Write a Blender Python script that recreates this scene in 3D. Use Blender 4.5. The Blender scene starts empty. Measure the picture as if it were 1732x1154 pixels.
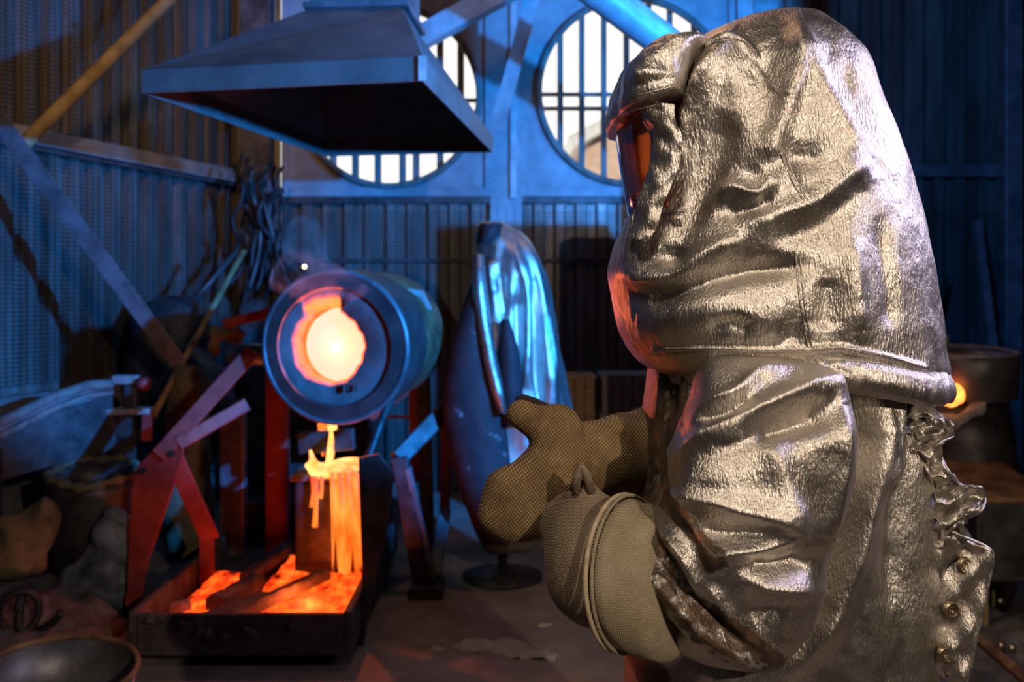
import bpy, math, random
import numpy as np
from mathutils import Vector, Matrix, noise as mnoise
random.seed(7); rng = np.random.default_rng(7)
C = bpy.context.scene.collection
SC = bpy.context.scene
F = 1683.9; HX = 866.0; HY = 490.0; EYE = 1.45     # focal length in px, vanishing point, eye height
PI = math.pi

# ------------------------------------------------------------------ camera
cd = bpy.data.cameras.new('camera'); cam = bpy.data.objects.new('camera', cd); C.objects.link(cam)
cam.location = (0, 0, EYE); cam.rotation_euler = (PI/2, 0, 0)
cd.lens = 35; cd.sensor_width = 36; cd.shift_y = -87/1732
cd.dof.use_dof = True; cd.dof.focus_distance = 1.62; cd.dof.aperture_fstop = 4.5
cd.clip_start = 0.05
SC.camera = cam
# ------------------------------------------------------------------ world, exposure
w = bpy.data.worlds.new('world'); SC.world = w; w.use_nodes = True
bg = w.node_tree.nodes['Background']; bg.inputs[0].default_value = (1.0, .97, .92, 1); bg.inputs[1].default_value = 1.3
SC.view_settings.view_transform = 'Standard'; SC.view_settings.look = 'None'
SC.view_settings.exposure = 0.0; SC.view_settings.gamma = 1.0; SC.view_settings.use_curve_mapping = False
SC.cycles.use_denoising = True
SC.cycles.max_bounces = 6; SC.cycles.diffuse_bounces = 3; SC.cycles.glossy_bounces = 4
SC.cycles.transmission_bounces = 6; SC.cycles.sample_clamp_indirect = 4.0
SC.cycles.caustics_reflective = False; SC.cycles.caustics_refractive = False
# ------------------------------------------------------------------ lamps
def lamp(name, kind, loc, aim, energy, color, **kw):
    l = bpy.data.lights.new(name, kind); l.energy = energy; l.color = color
    for k, v in kw.items(): setattr(l, k, v)
    o = bpy.data.objects.new(name, l); C.objects.link(o); o.location = loc
    o.rotation_euler = (Vector(aim) - Vector(loc)).to_track_quat('-Z', 'Y').to_euler()
    return o
lamp('blue_spot', 'SPOT', (2.4, 1.5, 2.12), (-1.15, 6.6, 2.98), 2900, (.015, .27, 1.0), spot_size=1.12, spot_blend=.22, shadow_soft_size=.05)
lamp('blue_spot_right', 'SPOT', (-.6, 1.0, 3.8), (2.9, 7.0, 2.3), 650, (.015, .27, 1.0), spot_size=.60, spot_blend=.7, shadow_soft_size=.1)
lamp('blue_spot_high', 'SPOT', (3.3, 3.6, 3.7), (-.1, 6.4, 3.3), 620, (.02, .31, 1.0), spot_size=.80, spot_blend=.5, shadow_soft_size=.06)
lamp('warm_key', 'SPOT', (1.9, -1.6, 2.5), (.30, 2.4, .95), 250, (1.0, .80, .62), spot_size=.92, spot_blend=.45, shadow_soft_size=.03)
lamp('warm_fill', 'AREA', (-.5, -.4, 4.0), (.6, 1.75, 1.3), 3.3, (1.0, .80, .62), shape='RECTANGLE', size=1.0, size_y=.7, spread=.75)
lamp('warm_spill', 'SPOT', (-1.2, 1.6, 3.9), (-2.45, 6.0, 3.05), 330, (1.0, .55, .25), spot_size=.66, spot_blend=.8, shadow_soft_size=.2)
lamp('warm_ambient', 'POINT', (.2, 4.2, 4.05), (0, 0, 0), 26, (1.0, .55, .28), shadow_soft_size=.15)  # added warm ambient that lifts the dark back wall, not a real fitting
lamp('rim_lamp', 'AREA', (2.7, 2.1, 2.6), (.75, 1.9, 1.4), 6.5, (.74, .66, 1.0), shape='RECTANGLE', size=.4, size_y=1.0, spread=1.2)
lamp('furnace_glow', 'POINT', (-.785, 4.372, 1.195), (0, 0, 0), 16, (1.0, .14, .025), shadow_soft_size=.01)
lamp('tray_glow', 'POINT', (-.85, 4.15, .195), (0, 0, 0), 5, (1.0, .12, .02), shadow_soft_size=.02)

# ------------------------------------------------------------------ helpers
def P(px, py, Y): return Vector(((px-HX)/F*Y, Y, EYE-(py-HY)/F*Y))
def tag(o, label=None, cat=None, group=None, kind=None):
    if label: o['label'] = label
    if cat: o['category'] = cat
    if group: o['group'] = group
    if kind: o['kind'] = kind
    return o
def empty(name, loc=(0, 0, 0), label=None, cat=None, group=None, kind=None):
    o = bpy.data.objects.new(name, None); C.objects.link(o); o.location = loc; o.empty_display_size = .1
    return tag(o, label, cat, group, kind)
def rowcat(a): return np.concatenate(a, 0)
class MB:
    def __init__(s): s.v = []; s.f = []
    def add(s, v, f):
        n = len(s.v); s.v += [tuple(float(c) for c in p) for p in v]; s.f += [tuple(int(i)+n for i in q) for q in f]; return s
    def box(s, c, d, rz=0):
        c = Vector(c); R = Matrix.Rotation(rz, 3, 'Z')
        v = [c + R @ Vector((x*d[0]/2, y*d[1]/2, z*d[2]/2)) for x in (-1, 1) for y in (-1, 1) for z in (-1, 1)]
        return s.add(v, [(0, 1, 3, 2), (4, 6, 7, 5), (0, 4, 5, 1), (2, 3, 7, 6), (0, 2, 6, 4), (1, 5, 7, 3)])
    def bar(s, a, b, w_, h_, up=(0, 1, 0)):          # oriented box; w_ across, h_ along 'up'
        a = Vector(a); b = Vector(b); t = (b-a).normalized(); u = Vector(up); u = (u - t*u.dot(t)).normalized(); r = t.cross(u)
        v = [p + r*x*w_/2 + u*y*h_/2 for p in (a, b) for x, y in ((-1, -1), (1, -1), (1, 1), (-1, 1))]
        return s.add(v, [(3, 2, 1, 0), (4, 5, 6, 7), (0, 1, 5, 4), (1, 2, 6, 5), (2, 3, 7, 6), (3, 0, 4, 7)])
    def tube(s, pts, r, n=10, closed=False, caps=True):
        pts = [Vector(p) for p in pts]; m = len(pts)
        rs = r if hasattr(r, '__len__') else [r]*m
        v = []; u = None
        for i, p in enumerate(pts):
            if closed: t = (pts[(i+1) % m]-pts[i-1]).normalized()
            else: t = (pts[min(i+1, m-1)]-pts[max(i-1, 0)]).normalized()
            if u is None: u = t.orthogonal().normalized()
            u = (u - t*u.dot(t)).normalized(); b = t.cross(u)
            v += [p + (u*math.cos(2*PI*k/n)+b*math.sin(2*PI*k/n))*rs[i] for k in range(n)]
        f = []
        for i in range(m if closed else m-1):
            j = (i+1) % m
            f += [(i*n+k, i*n+(k+1) % n, j*n+(k+1) % n, j*n+k) for k in range(n)]
        if caps and not closed: f += [tuple(range(n))[::-1], tuple((m-1)*n+k for k in range(n))]
        return s.add(v, f)
    def lathe(s, prof, org, axis=(0, 0, 1), n=48, closed=False, wob=None):   # prof: (radius, height along axis)
        org = Vector(org); a = Vector(axis).normalized(); u = a.orthogonal().normalized(); b = a.cross(u)
        m = len(prof); v = []
        for i, (r, h) in enumerate(prof):
            for k in range(n):
                th = 2*PI*k/n; rr = r*(1+(wob(th, i) if wob else 0))
                v.append(org + a*h + (u*math.cos(th)+b*math.sin(th))*rr)
        f = []
        for i in range(m if closed else m-1):
            j = (i+1) % m
            f += [(i*n+k, i*n+(k+1) % n, j*n+(k+1) % n, j*n+k) for k in range(n)]
        return s.add(v, f)
    def prism(s, poly, off):                         # poly: 3D points in order, off: extrusion vector
        n = len(poly); off = Vector(off); v = [Vector(p) for p in poly]; v += [p+off for p in v]
        return s.add(v, [tuple(range(n)), tuple(range(2*n-1, n-1, -1))]+[(i, i+n, (i+1) % n+n, (i+1) % n) for i in range(n)])
    def build(s, name, mat, parent=None, smooth=False, bevel=0, attr=None, jitter=0):
        me = bpy.data.meshes.new(name)
        if jitter: s.v = [tuple(Vector(p)+Vector(mnoise.noise_vector(Vector(p)*9))*jitter) for p in s.v]
        me.from_pydata(s.v, [], s.f); me.update()
        if attr is not None:
            at = me.attributes.new('wear', 'FLOAT', 'POINT'); at.data.foreach_set('value', np.asarray(attr, np.float32))
        o = bpy.data.objects.new(name, me); C.objects.link(o)
        if mat: me.materials.append(mat)
        bm_fix(me)
        if smooth: me.polygons.foreach_set('use_smooth', [True]*len(me.polygons))
        if bevel:
            b = o.modifiers.new('bevel', 'BEVEL'); b.width = bevel; b.segments = 2; b.limit_method = 'ANGLE'
        if parent is not None:
            o.parent = parent; o.matrix_parent_inverse = Matrix.Translation(-parent_loc(parent))
        return o
def parent_loc(p):
    l = Vector(p.location)
    if p.parent is not None and p.matrix_parent_inverse is not None: l = Vector((0, 0, 0)) if p.type == 'MESH' else l
    return l
import bmesh
def bm_fix(me):
    if len(me.vertices) > 60000: return
    bm = bmesh.new(); bm.from_mesh(me); bmesh.ops.recalc_face_normals(bm, faces=bm.faces); bm.to_mesh(me); bm.free()
def copy_under(o, name, parent, M):
    c = o.copy(); C.objects.link(c); c.name = name; c.parent = parent
    return c

# surface nets on a numpy SDF
def sdf_mesh(fn, lo, hi, h):
    ax = [np.arange(lo[i], hi[i]+h, h) for i in range(3)]
    X, Y, Z = np.meshgrid(*ax, indexing='ij'); V = fn(X, Y, Z)
    S = V < 0; nx, ny, nz = V.shape
    cnt = np.zeros((nx-1, ny-1, nz-1)); acc = np.zeros((nx-1, ny-1, nz-1, 3))
    off = [(a, b, c) for a in (0, 1) for b in (0, 1) for c in (0, 1)]
    sub = lambda A, o: A[o[0]:nx-1+o[0], o[1]:ny-1+o[1], o[2]:nz-1+o[2]]
    for o in off:
        for d in range(3):
            if o[d]: continue
            q = list(o); q[d] = 1
            a = sub(V, o); b = sub(V, q); cr = (a < 0) != (b < 0)
            t = np.where(cr, a/np.where(a == b, 1, a-b), 0)
            cnt += cr
            for k in range(3): acc[..., k] += cr*(o[k] + (t if k == d else 0))
    m = cnt > 0; idx = -np.ones(m.shape, int); idx[m] = np.arange(m.sum())
    ii = np.argwhere(m); pos = (ii + acc[m]/cnt[m][:, None])*h + np.array(lo)
    faces = []
    for d in range(3):
        e1, e2 = [(1, 2), (2, 0), (0, 1)][d]
        sl0 = [slice(1, n-1) for n in (nx, ny, nz)]; sl1 = list(sl0)
        sl0[d] = slice(0, (nx, ny, nz)[d]-1); sl1[d] = slice(1, (nx, ny, nz)[d])
        cr = S[tuple(sl0)] != S[tuple(sl1)]
        w_ = np.argwhere(cr); base = w_ + np.array([0 if k == d else 1 for k in range(3)])
        neg = S[tuple(sl0)][cr]
        o1 = np.zeros(3, int); o1[e1] = 1; o2 = np.zeros(3, int); o2[e2] = 1
        g = lambda p: idx[p[:, 0], p[:, 1], p[:, 2]]
        q = np.stack([g(base-o1-o2), g(base-o2), g(base), g(base-o1)], 1)
        q[~neg] = q[~neg][:, ::-1]
        faces.append(q[(q >= 0).all(1)])
    return pos, rowcat(faces)
def cone(a, b, r1, r2):                              # round cone SDF
    a = np.array(a, float); b = np.array(b, float); ba = b-a; L = ba@ba
    def f(X, Y, Z):
        px, py, pz = X-a[0], Y-a[1], Z-a[2]
        t = np.clip((px*ba[0]+py*ba[1]+pz*ba[2])/L, 0, 1)
        return np.sqrt((px-t*ba[0])**2+(py-t*ba[1])**2+(pz-t*ba[2])**2)-(r1+(r2-r1)*t)
    return f
def ell(c, r):
    def f(X, Y, Z):
        k = np.sqrt(((X-c[0])/r[0])**2+((Y-c[1])/r[1])**2+((Z-c[2])/r[2])**2); return (k-1)*min(r)
    return f
def smin(fs, k):
    def f(X, Y, Z):
        d = fs[0](X, Y, Z)
        for g in fs[1:]:
            e = g(X, Y, Z); hh = np.clip(.5+.5*(e-d)/k, 0, 1); d = e*(1-hh)+d*hh-k*hh*(1-hh)
        return d
    return f
def mesh_np(name, v, f, mat, parent=None, attr=None, smooth=True):
    m = MB(); m.v = [tuple(p) for p in np.asarray(v, float)]; m.f = [tuple(int(i) for i in q) for q in f]
    return m.build(name, mat, parent, smooth, attr=attr)

# ------------------------------------------------------------------ materials
def nodes(name):
    m = bpy.data.materials.new(name); m.use_nodes = True; nt = m.node_tree
    return m, nt, nt.nodes['Principled BSDF'], nt.nodes.new, nt.links.new
def coords(nt, scale=(1, 1, 1)):
    t = nt.nodes.new('ShaderNodeTexCoord'); mp = nt.nodes.new('ShaderNodeMapping'); mp.inputs['Scale'].default_value = scale
    nt.links.new(t.outputs['Object'], mp.inputs[0]); return mp.outputs[0]
def noise_n(nt, vec, scale, detail=4, rough=.6):
    n = nt.nodes.new('ShaderNodeTexNoise'); n.inputs['Scale'].default_value = scale; n.inputs['Detail'].default_value = detail
    n.inputs['Roughness'].default_value = rough; nt.links.new(vec, n.inputs['Vector']); return n.outputs['Fac']
def ramp(nt, fac, stops):
    r = nt.nodes.new('ShaderNodeValToRGB'); el = r.color_ramp.elements
    while len(el) < len(stops): el.new(.5)
    for e, (p, c) in zip(el, stops): e.position = p; e.color = (*c, 1) if len(c) == 3 else c
    nt.links.new(fac, r.inputs[0]); return r.outputs[0]
def bump(nt, h, strength, dist, prev=None):
    b = nt.nodes.new('ShaderNodeBump'); b.inputs['Strength'].default_value = strength; b.inputs['Distance'].default_value = dist
    nt.links.new(h, b.inputs['Height'])
    if prev: nt.links.new(prev, b.inputs['Normal'])
    return b.outputs[0]
def worn(name, c1, c2, rough=.6, metal=0., scale=6, bstr=.3, bdist=.004, stretch=(1, 1, 1), c3=None, sharp=.12):
    m, nt, b, N, L = nodes(name); v = coords(nt, stretch); n = noise_n(nt, v, scale, 6, .65)
    st = [(.5-sharp, c1), (.5+sharp, c2)] + ([(.5+2*sharp, c3)] if c3 else [])
    L(ramp(nt, n, st), b.inputs['Base Color']); b.inputs['Roughness'].default_value = rough; b.inputs['Metallic'].default_value = metal
    n2 = noise_n(nt, v, scale*9, 4, .6); L(bump(nt, n2, bstr, bdist), b.inputs['Normal'])
    return m
def glow(name, stops, scale, strength, stretch=(1, 1, 1), detail=4):
    m, nt, b, N, L = nodes(name); v = coords(nt, stretch); n = noise_n(nt, v, scale, detail, .6)
    c = ramp(nt, n, stops); b.inputs['Base Color'].default_value = (.03, .02, .02, 1); b.inputs['Roughness'].default_value = .8
    L(c, b.inputs['Emission Color']); b.inputs['Emission Strength'].default_value = strength
    return m
M = {}
M['concrete'] = worn('dusty_concrete', (.22, .175, .145), (.34, .28, .235), .9, 0, 3.5, .5, .006, c3=(.42, .36, .32), sharp=.13)
M['corr'] = worn('weathered_galvanised_sheet', (.09, .075, .06), (.22, .20, .18), .42, .45, 5, .15, .002, (1, 1, .14), (.36, .34, .32))
M['dado'] = worn('sooty_render', (.10, .09, .085), (.18, .16, .15), .9, 0, 5)
M['ceil'] = worn('dark_roof_sheet', (.05, .05, .05), (.09, .085, .08), .8, .1, 4)
M['wire'] = worn('dark_wire', (.03, .028, .026), (.06, .055, .05), .6, .3, 20)
M['plate'] = worn('painted_panel', (.20, .20, .21), (.32, .32, .33), .55, .1, 4, .1, .001, c3=(.36, .36, .36))
M['timber'] = worn('grey_timber_slat', (.12, .10, .085), (.22, .19, .165), .8, 0, 12, .3, .002, (1, 1, .2))
M['steel_paint'] = worn('painted_steel', (.28, .28, .29), (.42, .42, .43), .45, .1, 7, .1, .001, c3=(.47, .44, .42))
M['steel_dark'] = worn('sooty_steel', (.035, .032, .032), (.10, .09, .09), .5, .55, 9, .3, .003)
M['steel_mid'] = worn('worn_grey_steel', (.12, .115, .12), (.24, .23, .24), .45, .5, 8, .25, .002)
M['steel_pale'] = worn('pale_scuffed_steel', (.33, .31, .30), (.5, .48, .46), .45, .4, 10, .25, .002)
M['rust'] = worn('rusty_steel', (.10, .045, .02), (.28, .15, .07), .75, .2, 9, .4, .003, c3=(.36, .22, .10))
M['hood'] = worn('hood_sheet_metal', (.10, .095, .09), (.17, .16, .15), .5, .2, 3.2, .15, .003, (1, 1, 1), (.23, .20, .17))
M['red'] = worn('red_painted_steel', (.24, .03, .025), (.40, .055, .045), .5, .1, 8, .25, .002, c3=(.30, .12, .10))
M['refr'] = worn('refractory_cement', (.14, .085, .08), (.23, .15, .145), .85, 0, 9, .5, .006)
M['drum'] = worn('scaled_furnace_steel', (.06, .035, .033), (.11, .07, .065), .6, .3, 7, .4, .004)
M['tray'] = worn('crusted_tray_steel', (.05, .042, .04), (.12, .10, .095), .7, .3, 9, .6, .006, c3=(.28, .26, .24), sharp=.12)
M['slag'] = worn('grey_slag', (.06, .055, .055), (.17, .15, .15), .85, 0, 11, .8, .008)
M['crust'] = worn('pale_crust', (.28, .25, .24), (.55, .52, .5), .9, 0, 14, .8, .01)
M['brick'] = worn('pale_brick', (.55, .36, .25), (.68, .48, .36), .9, 0, 6)
M['roof'] = worn('light_roof', (.6, .58, .55), (.75, .73, .7), .8, 0, 6)
M['wood'] = worn('dirty_crate_wood', (.20, .11, .045), (.36, .22, .10), .8, 0, 10, .3, .003, (1, 1, 6))
M['woodgrey'] = worn('grey_crate_wood', (.12, .10, .10), (.22, .18, .17), .8, 0, 10, .3, .003, (6, 1, 1))
M['sack'] = worn('sacking', (.10, .075, .04), (.20, .15, .08), .95, 0, 14, .6, .004)
M['rag'] = worn('blue_grey_sheeting', (.07, .08, .11), (.20, .22, .28), .45, 0, 6, .6, .01)
M['rubber'] = worn('black_rubber', (.008, .008, .008), (.022, .021, .02), .6, 0, 12)
M['rod'] = worn('ochre_rod', (.20, .14, .05), (.34, .25, .12), .7, .1, 8)
M['darkcloth'] = worn('charred_coat_cloth', (.016, .008, .009), (.04, .022, .024), .75, .0, 14, .5, .004, c3=(.5, .47, .47), sharp=.14)
M['brass'] = worn('tarnished_brass', (.20, .15, .09), (.42, .34, .22), .35, .9, 40, .2, .0005)
M['piping'] = worn('cream_piping', (.42, .33, .20), (.58, .48, .33), .9, 0, 60, .5, .001)
M['lime'] = worn('pale_dust', (.42, .35, .31), (.56, .48, .43), .95, 0, 14, .6, .004)
M['skin'] = worn('skin', (.45, .27, .20), (.55, .34, .26), .55, 0, 20)
M['trouser'] = worn('dark_work_trousers', (.035, .035, .045), (.07, .07, .08), .9, 0, 20)
M['leather'] = worn('black_boot_leather', (.02, .018, .016), (.05, .045, .04), .5, 0, 20)
M['binding'] = worn('black_glove_binding', (.012, .01, .01), (.03, .025, .022), .8, 0, 40)
# glowing things
M['melt_white'] = glow('molten_bath', [(.3, (.95, .70, .40)), (.6, (.82, .74, .56))], 2, 1.15)
M['bore'] = glow('glowing_bore', [(.35, (1, .07, .005)), (.65, (1, .22, .025))], 6, 1.7)
M['stream'] = glow('molten_stream_glow', [(.35, (1, .16, .012)), (.6, (1, .50, .13))], 7, 2.6)
M['curtain'] = glow('molten_curtain_glow', [(.34, (1, .035, .002)), (.5, (1, .13, .010)), (.68, (1, .30, .04))], 9, 1.6, (1, 1, .35))
M['pool'] = glow('crusted_metal_glow', [(.34, (.04, .002, 0)), (.44, (.8, .03, .002)), (.58, (1, .10, .007)), (.75, (1, .25, .03))], 14, 1.8, (1.3, .6, 1), 5)
M['ember'] = glow('ember_glow', [(.38, (1, .06, .004)), (.62, (1, .35, .06))], 12, 3.2)
M['spark'] = glow('spark_glow', [(.3, (1, .6, .25)), (.7, (1, .8, .5))], 3, 5.0)

def aluminised():
    m, nt, b, N, L = nodes('aluminised_cloth')
    v = coords(nt)
    big = noise_n(nt, v, 7, 4, .6)
    col = ramp(nt, big, [(.35, (.50, .46, .41)), (.6, (.64, .60, .55))])
    at = N('ShaderNodeAttribute'); at.attribute_name = 'wear'
    pat = noise_n(nt, v, 42, 6, .7)
    add = N('ShaderNodeMath'); add.operation = 'ADD'; L(at.outputs['Fac'], add.inputs[0]); L(pat, add.inputs[1])
    wm = ramp(nt, add.outputs[0], [(.86, (0, 0, 0)), (1.0, (1, 1, 1))])
    wcol = ramp(nt, noise_n(nt, v, 25, 5, .7), [(.38, (.045, .028, .02)), (.56, (.12, .08, .052)), (.74, (.28, .09, .025))])
    mx = N('ShaderNodeMix'); mx.data_type = 'RGBA'; L(wm, mx.inputs[0]); L(col, mx.inputs[6]); L(wcol, mx.inputs[7])
    L(mx.outputs[2], b.inputs['Base Color'])
    me = N('ShaderNodeMapRange'); L(wm, me.inputs[0]); me.inputs[3].default_value = .96; me.inputs[4].default_value = .25; L(me.outputs[0], b.inputs['Metallic'])
    ro = N('ShaderNodeMapRange'); L(noise_n(nt, v, 30, 4, .6), ro.inputs[0]); ro.inputs[1].default_value = .3; ro.inputs[2].default_value = .7
    ro.inputs[3].default_value = .29; ro.inputs[4].default_value = .44; L(ro.outputs[0], b.inputs['Roughness'])
    # crinkles: vertical cracks, fine grain
    vs = coords(nt, (1, 1, .28)); cr = noise_n(nt, vs, 260, 3, .6)
    vo = N('ShaderNodeTexVoronoi'); vo.feature = 'DISTANCE_TO_EDGE'; vo.inputs['Scale'].default_value = 95
    wv = N('ShaderNodeVectorMath'); wv.operation = 'ADD'; dn = N('ShaderNodeTexNoise'); dn.inputs['Scale'].default_value = 60
    vs2 = coords(nt, (1, 1, .42)); L(vs2, dn.inputs['Vector'])
    sc = N('ShaderNodeVectorMath'); sc.operation = 'SCALE'; sc.inputs['Scale'].default_value = .012; L(dn.outputs['Color'], sc.inputs[0])
    L(vs2, wv.inputs[0]); L(sc.outputs[0], wv.inputs[1]); L(wv.outputs[0], vo.inputs['Vector'])
    ve = ramp(nt, vo.outputs['Distance'], [(.0, (0, 0, 0)), (.16, (1, 1, 1))])
    n1 = bump(nt, noise_n(nt, v, 30, 3, .5), .22, .004)
    n2 = bump(nt, ve, .16, .0010, n1)
    n3 = bump(nt, cr, .75, .0030, n2)
    L(n3, b.inputs['Normal'])
    return m
M['alu'] = aluminised()
def burlap(name, c1, c2, pitch):
    m, nt, b, N, L = nodes(name)
    t = N('ShaderNodeTexCoord'); v0 = t.outputs['Object']
    ws = []
    for rot in ((0, .62, 0), (0, .62+PI/2, 0)):
        mp = N('ShaderNodeMapping'); mp.inputs['Rotation'].default_value = rot; L(v0, mp.inputs[0])
        wv = N('ShaderNodeTexWave'); wv.inputs['Scale'].default_value = 1/pitch/3.2; wv.inputs['Distortion'].default_value = .6
        wv.inputs['Detail Scale'].default_value = 3; L(mp.outputs[0], wv.inputs['Vector']); ws.append(wv.outputs['Fac'])
    mu = N('ShaderNodeMath'); mu.operation = 'MULTIPLY'; L(ws[0], mu.inputs[0]); L(ws[1], mu.inputs[1])
    n = noise_n(nt, v0, 14, 5, .65)
    base = ramp(nt, n, [(.36, c1), (.62, c2)])
    mx = N('ShaderNodeMix'); mx.data_type = 'RGBA'; mx.blend_type = 'MULTIPLY'; mx.inputs[0].default_value = 1
    L(base, mx.inputs[6]); L(ramp(nt, mu.outputs[0], [(.0, (.30, .27, .24)), (.5, (1, 1, 1))]), mx.inputs[7])
    L(mx.outputs[2], b.inputs['Base Color']); b.inputs['Roughness'].default_value = .9
    L(bump(nt, mu.outputs[0], .8, .0016), b.inputs['Normal'])
    return m
M['burlap'] = burlap('brown_woven_burlap', (.27, .17, .075), (.48, .33, .16), .0046)
M['burlap_pale'] = burlap('pale_woven_burlap', (.42, .32, .22), (.58, .46, .33), .0026)
M['cuff'] = burlap('cream_twill_cuff', (.60, .50, .32), (.80, .70, .50), .0024)
m, nt, b, N, L = nodes('orange_tinted_visor'); M['visor'] = m
b.inputs['Base Color'].default_value = (.85, .20, .05, 1); b.inputs['Roughness'].default_value = .07; b.inputs['Metallic'].default_value = .2
b.inputs['Transmission Weight'].default_value = .8; b.inputs['IOR'].default_value = 1.3; b.inputs['Coat Weight'].default_value = .6

# ------------------------------------------------------------------ room shell
YB = 7.2; CE = 4.3; KB = YB/F
def wl(Y): return -2.04-.3*(YB-Y)                    # x of the left wall
m = MB(); m.box((-.4, 1.5, -.05), (11, 12, .1)); tag(m.build('floor', M['concrete']), kind='structure')
m = MB(); m.box((-.4, 1.5, CE+.05), (11, 12, .1)); tag(m.build('ceiling', M['ceil']), kind='structure')
def corrugated(u0, u1, z0, z1, org, du, dn, pitch, dep=.046):
    """one trapezoid sheet from u0 to u1 along du, ribs standing out along dn"""
    us = []; k = 0; u = u0
    while u < u1-1e-6:
        for a, d in ((0, 0), (.38, 0), (.48, 1), (.90, 1), (1.0, 0)):
            uu = u0+(k+a)*pitch
            if uu <= u1+1e-6 and (not us or uu > us[-1][0]+1e-6): us.append((uu, d*dep))
        k += 1; u = u0+k*pitch
    org = Vector(org); du = Vector(du); dn = Vector(dn)
    fr = [org+du*a+dn*d for a, d in us]; bk = [p-dn*.004 for p in fr][::-1]
    poly = [Vector((p.x, p.y, z0)) for p in fr+bk]
    n = len(poly); v = poly+[Vector((p.x, p.y, z1)) for p in poly]
    h = len(us); f = [(i, (i+1) % n, (i+1) % n+n, i+n) for i in range(n)]
    f += [(i, i+1, n-2-i, n-1-i) for i in range(h-1)] + [(i+n, n-1-i+n, n-2-i+n, i+1+n) for i in range(h-1)]
    return MB().add(v, f)
wb = empty('wall_back', (0, YB, 0), kind='structure')
PT = .152; SW = PT*6
def sheets(parent, u0, u1, z0, z1, org, du, dn, mat=None):
    u = u0
    while u < u1-.02:
        e = min(u+SW, u1); corrugated(u, e, z0, z1, org, du, dn, PT).build('corrugated_sheet', mat or M['corr'], parent); u = e
org = (0, YB, 0)
sheets(wb, -2.04, 1.6, 0, 2.1, org, (1, 0, 0), (0, -1, 0))
sheets(wb, 1.6, 3.72, 0, CE, org, (1, 0, 0), (0, -1, 0))
sheets(wb, -2.04, -1.66, 2.1, CE, org, (1, 0, 0), (0, -1, 0))
def rail(name, x0, x1, z, hgt, dep, par, mat=M['steel_dark'], y=YB-.05):
    MB().box(((x0+x1)/2, y, z), (x1-x0, dep, hgt)).build(name, mat, par, bevel=.004)
rail('rail', -1.66, 1.6, 2.09, .05, .05, wb)
rail('rail', -1.66, 1.6, 1.66, .03, .04, wb)
rail('rail', 1.6, 3.6, 2.30, .085, .07, wb, M['steel_mid'])
rail('rail', 1.6, 3.6, .25, .05, .05, wb)
# window plates with round openings and slatted bars
def window(name, x0, x1, z0, z1, cx, cz, r, bars, crossz):
    n = 64; T = .05; v = []; f = []
    def sq(th):
        c, s = math.cos(th), math.sin(th)
        t = min((x1-cx)/c if c > 1e-9 else 1e9, (x0-cx)/c if c < -1e-9 else 1e9, (z1-cz)/s if s > 1e-9 else 1e9, (z0-cz)/s if s < -1e-9 else 1e9)
        return cx+c*t, cz+s*t
    angs = sorted(set([2*PI*k/n for k in range(n)]+[math.atan2(z-cz, x-cx) % (2*PI) for x in (x0, x1) for z in (z0, z1)])); n = len(angs)
    for y in (YB-T, YB):
        for th in angs: v.append((cx+r*math.cos(th), y, cz+r*math.sin(th)))
        for th in angs: a, b_ = sq(th); v.append((a, y, b_))
    for i in range(n):
        j = (i+1) % n
        f += [(i, j, n+j, n+i), (2*n+i, 3*n+i, 3*n+j, 2*n+j), (i, 2*n+i, 2*n+j, j), (n+i, n+j, 3*n+j, 3*n+i)]
    o = tag(MB().add(v, f).build(name, M['plate']), kind='structure')
    MB().lathe([(r-.015, -.035), (r+.03, -.035), (r+.03, .0), (r-.015, .0)], (cx, YB-T, cz), (0, 1, 0), 72, closed=True).build('ring_frame', M['timber'], o, True)
    for bx, bw in bars:
        h_ = math.sqrt(max(r*r-(bx-cx)**2, .01))+.05
        MB().box((bx, YB+.04, cz), (bw, .04, 2*h_)).build('bar', M['timber'], o, bevel=.004)
    for z in crossz:
        h_ = math.sqrt(max(r*r-(z-cz)**2, .01))+.05
        MB().box((cx, YB+.09, z), (2*h_, .04, .028)).build('crossbar', M['timber'], o, bevel=.004)
    for a, b_, c, d in ((x0, x0+.05, z0, z1), (x1-.05, x1, z0, z1), (x0+.05, x1-.05, z0, z0+.07)):
        MB().box(((a+b_)/2, YB-T-.015, (c+d)/2), (b_-a, .03, d-c)).build('batten', M['plate'], o, bevel=.004)
    return o
X = lambda px: (px-HX)*KB
Zb = lambda py: EYE-(py-HY)*KB
window('window_1', X(480), X(832), 2.115, CE, X(660), Zb(166), 149*KB, [(X(p), .05) for p in (526, 562, 600, 638, 680, 703, 744, 779)], [Zb(166), Zb(188)])
window('window_2', X(880), X(1240), 2.115, CE, X(1067), Zb(158), 154*KB, [(X(p), .043) for p in (948, 984.5, 1022, 1060.5, 1098, 1134, 1175)], [Zb(156), Zb(180)])
MB().box((X(856), YB-.04, CE/2+.9), (.23, .08, CE-1.8)).build('trim_1', M['plate'], bevel=.006)['kind'] = 'structure'
MB().box((X(868), YB-.09, CE/2+1.05), (.045, .05, CE-2.1)).build('trim_2', M['steel_paint'], bevel=.004)['kind'] = 'structure'
MB().box((X(1256), YB-.05, CE/2), (.12, .10, CE)).build('trim_3', M['steel_paint'], bevel=.006)['kind'] = 'structure'
MB().box((X(440), YB-.10, CE/2), (.22, .10, CE)).build('trim_4', M['steel_dark'], bevel=.006)['kind'] = 'structure'
MB().box((3.54, YB-.12, CE/2), (.12, .14, CE)).build('trim_5', M['steel_mid'], bevel=.006)['kind'] = 'structure'
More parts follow.
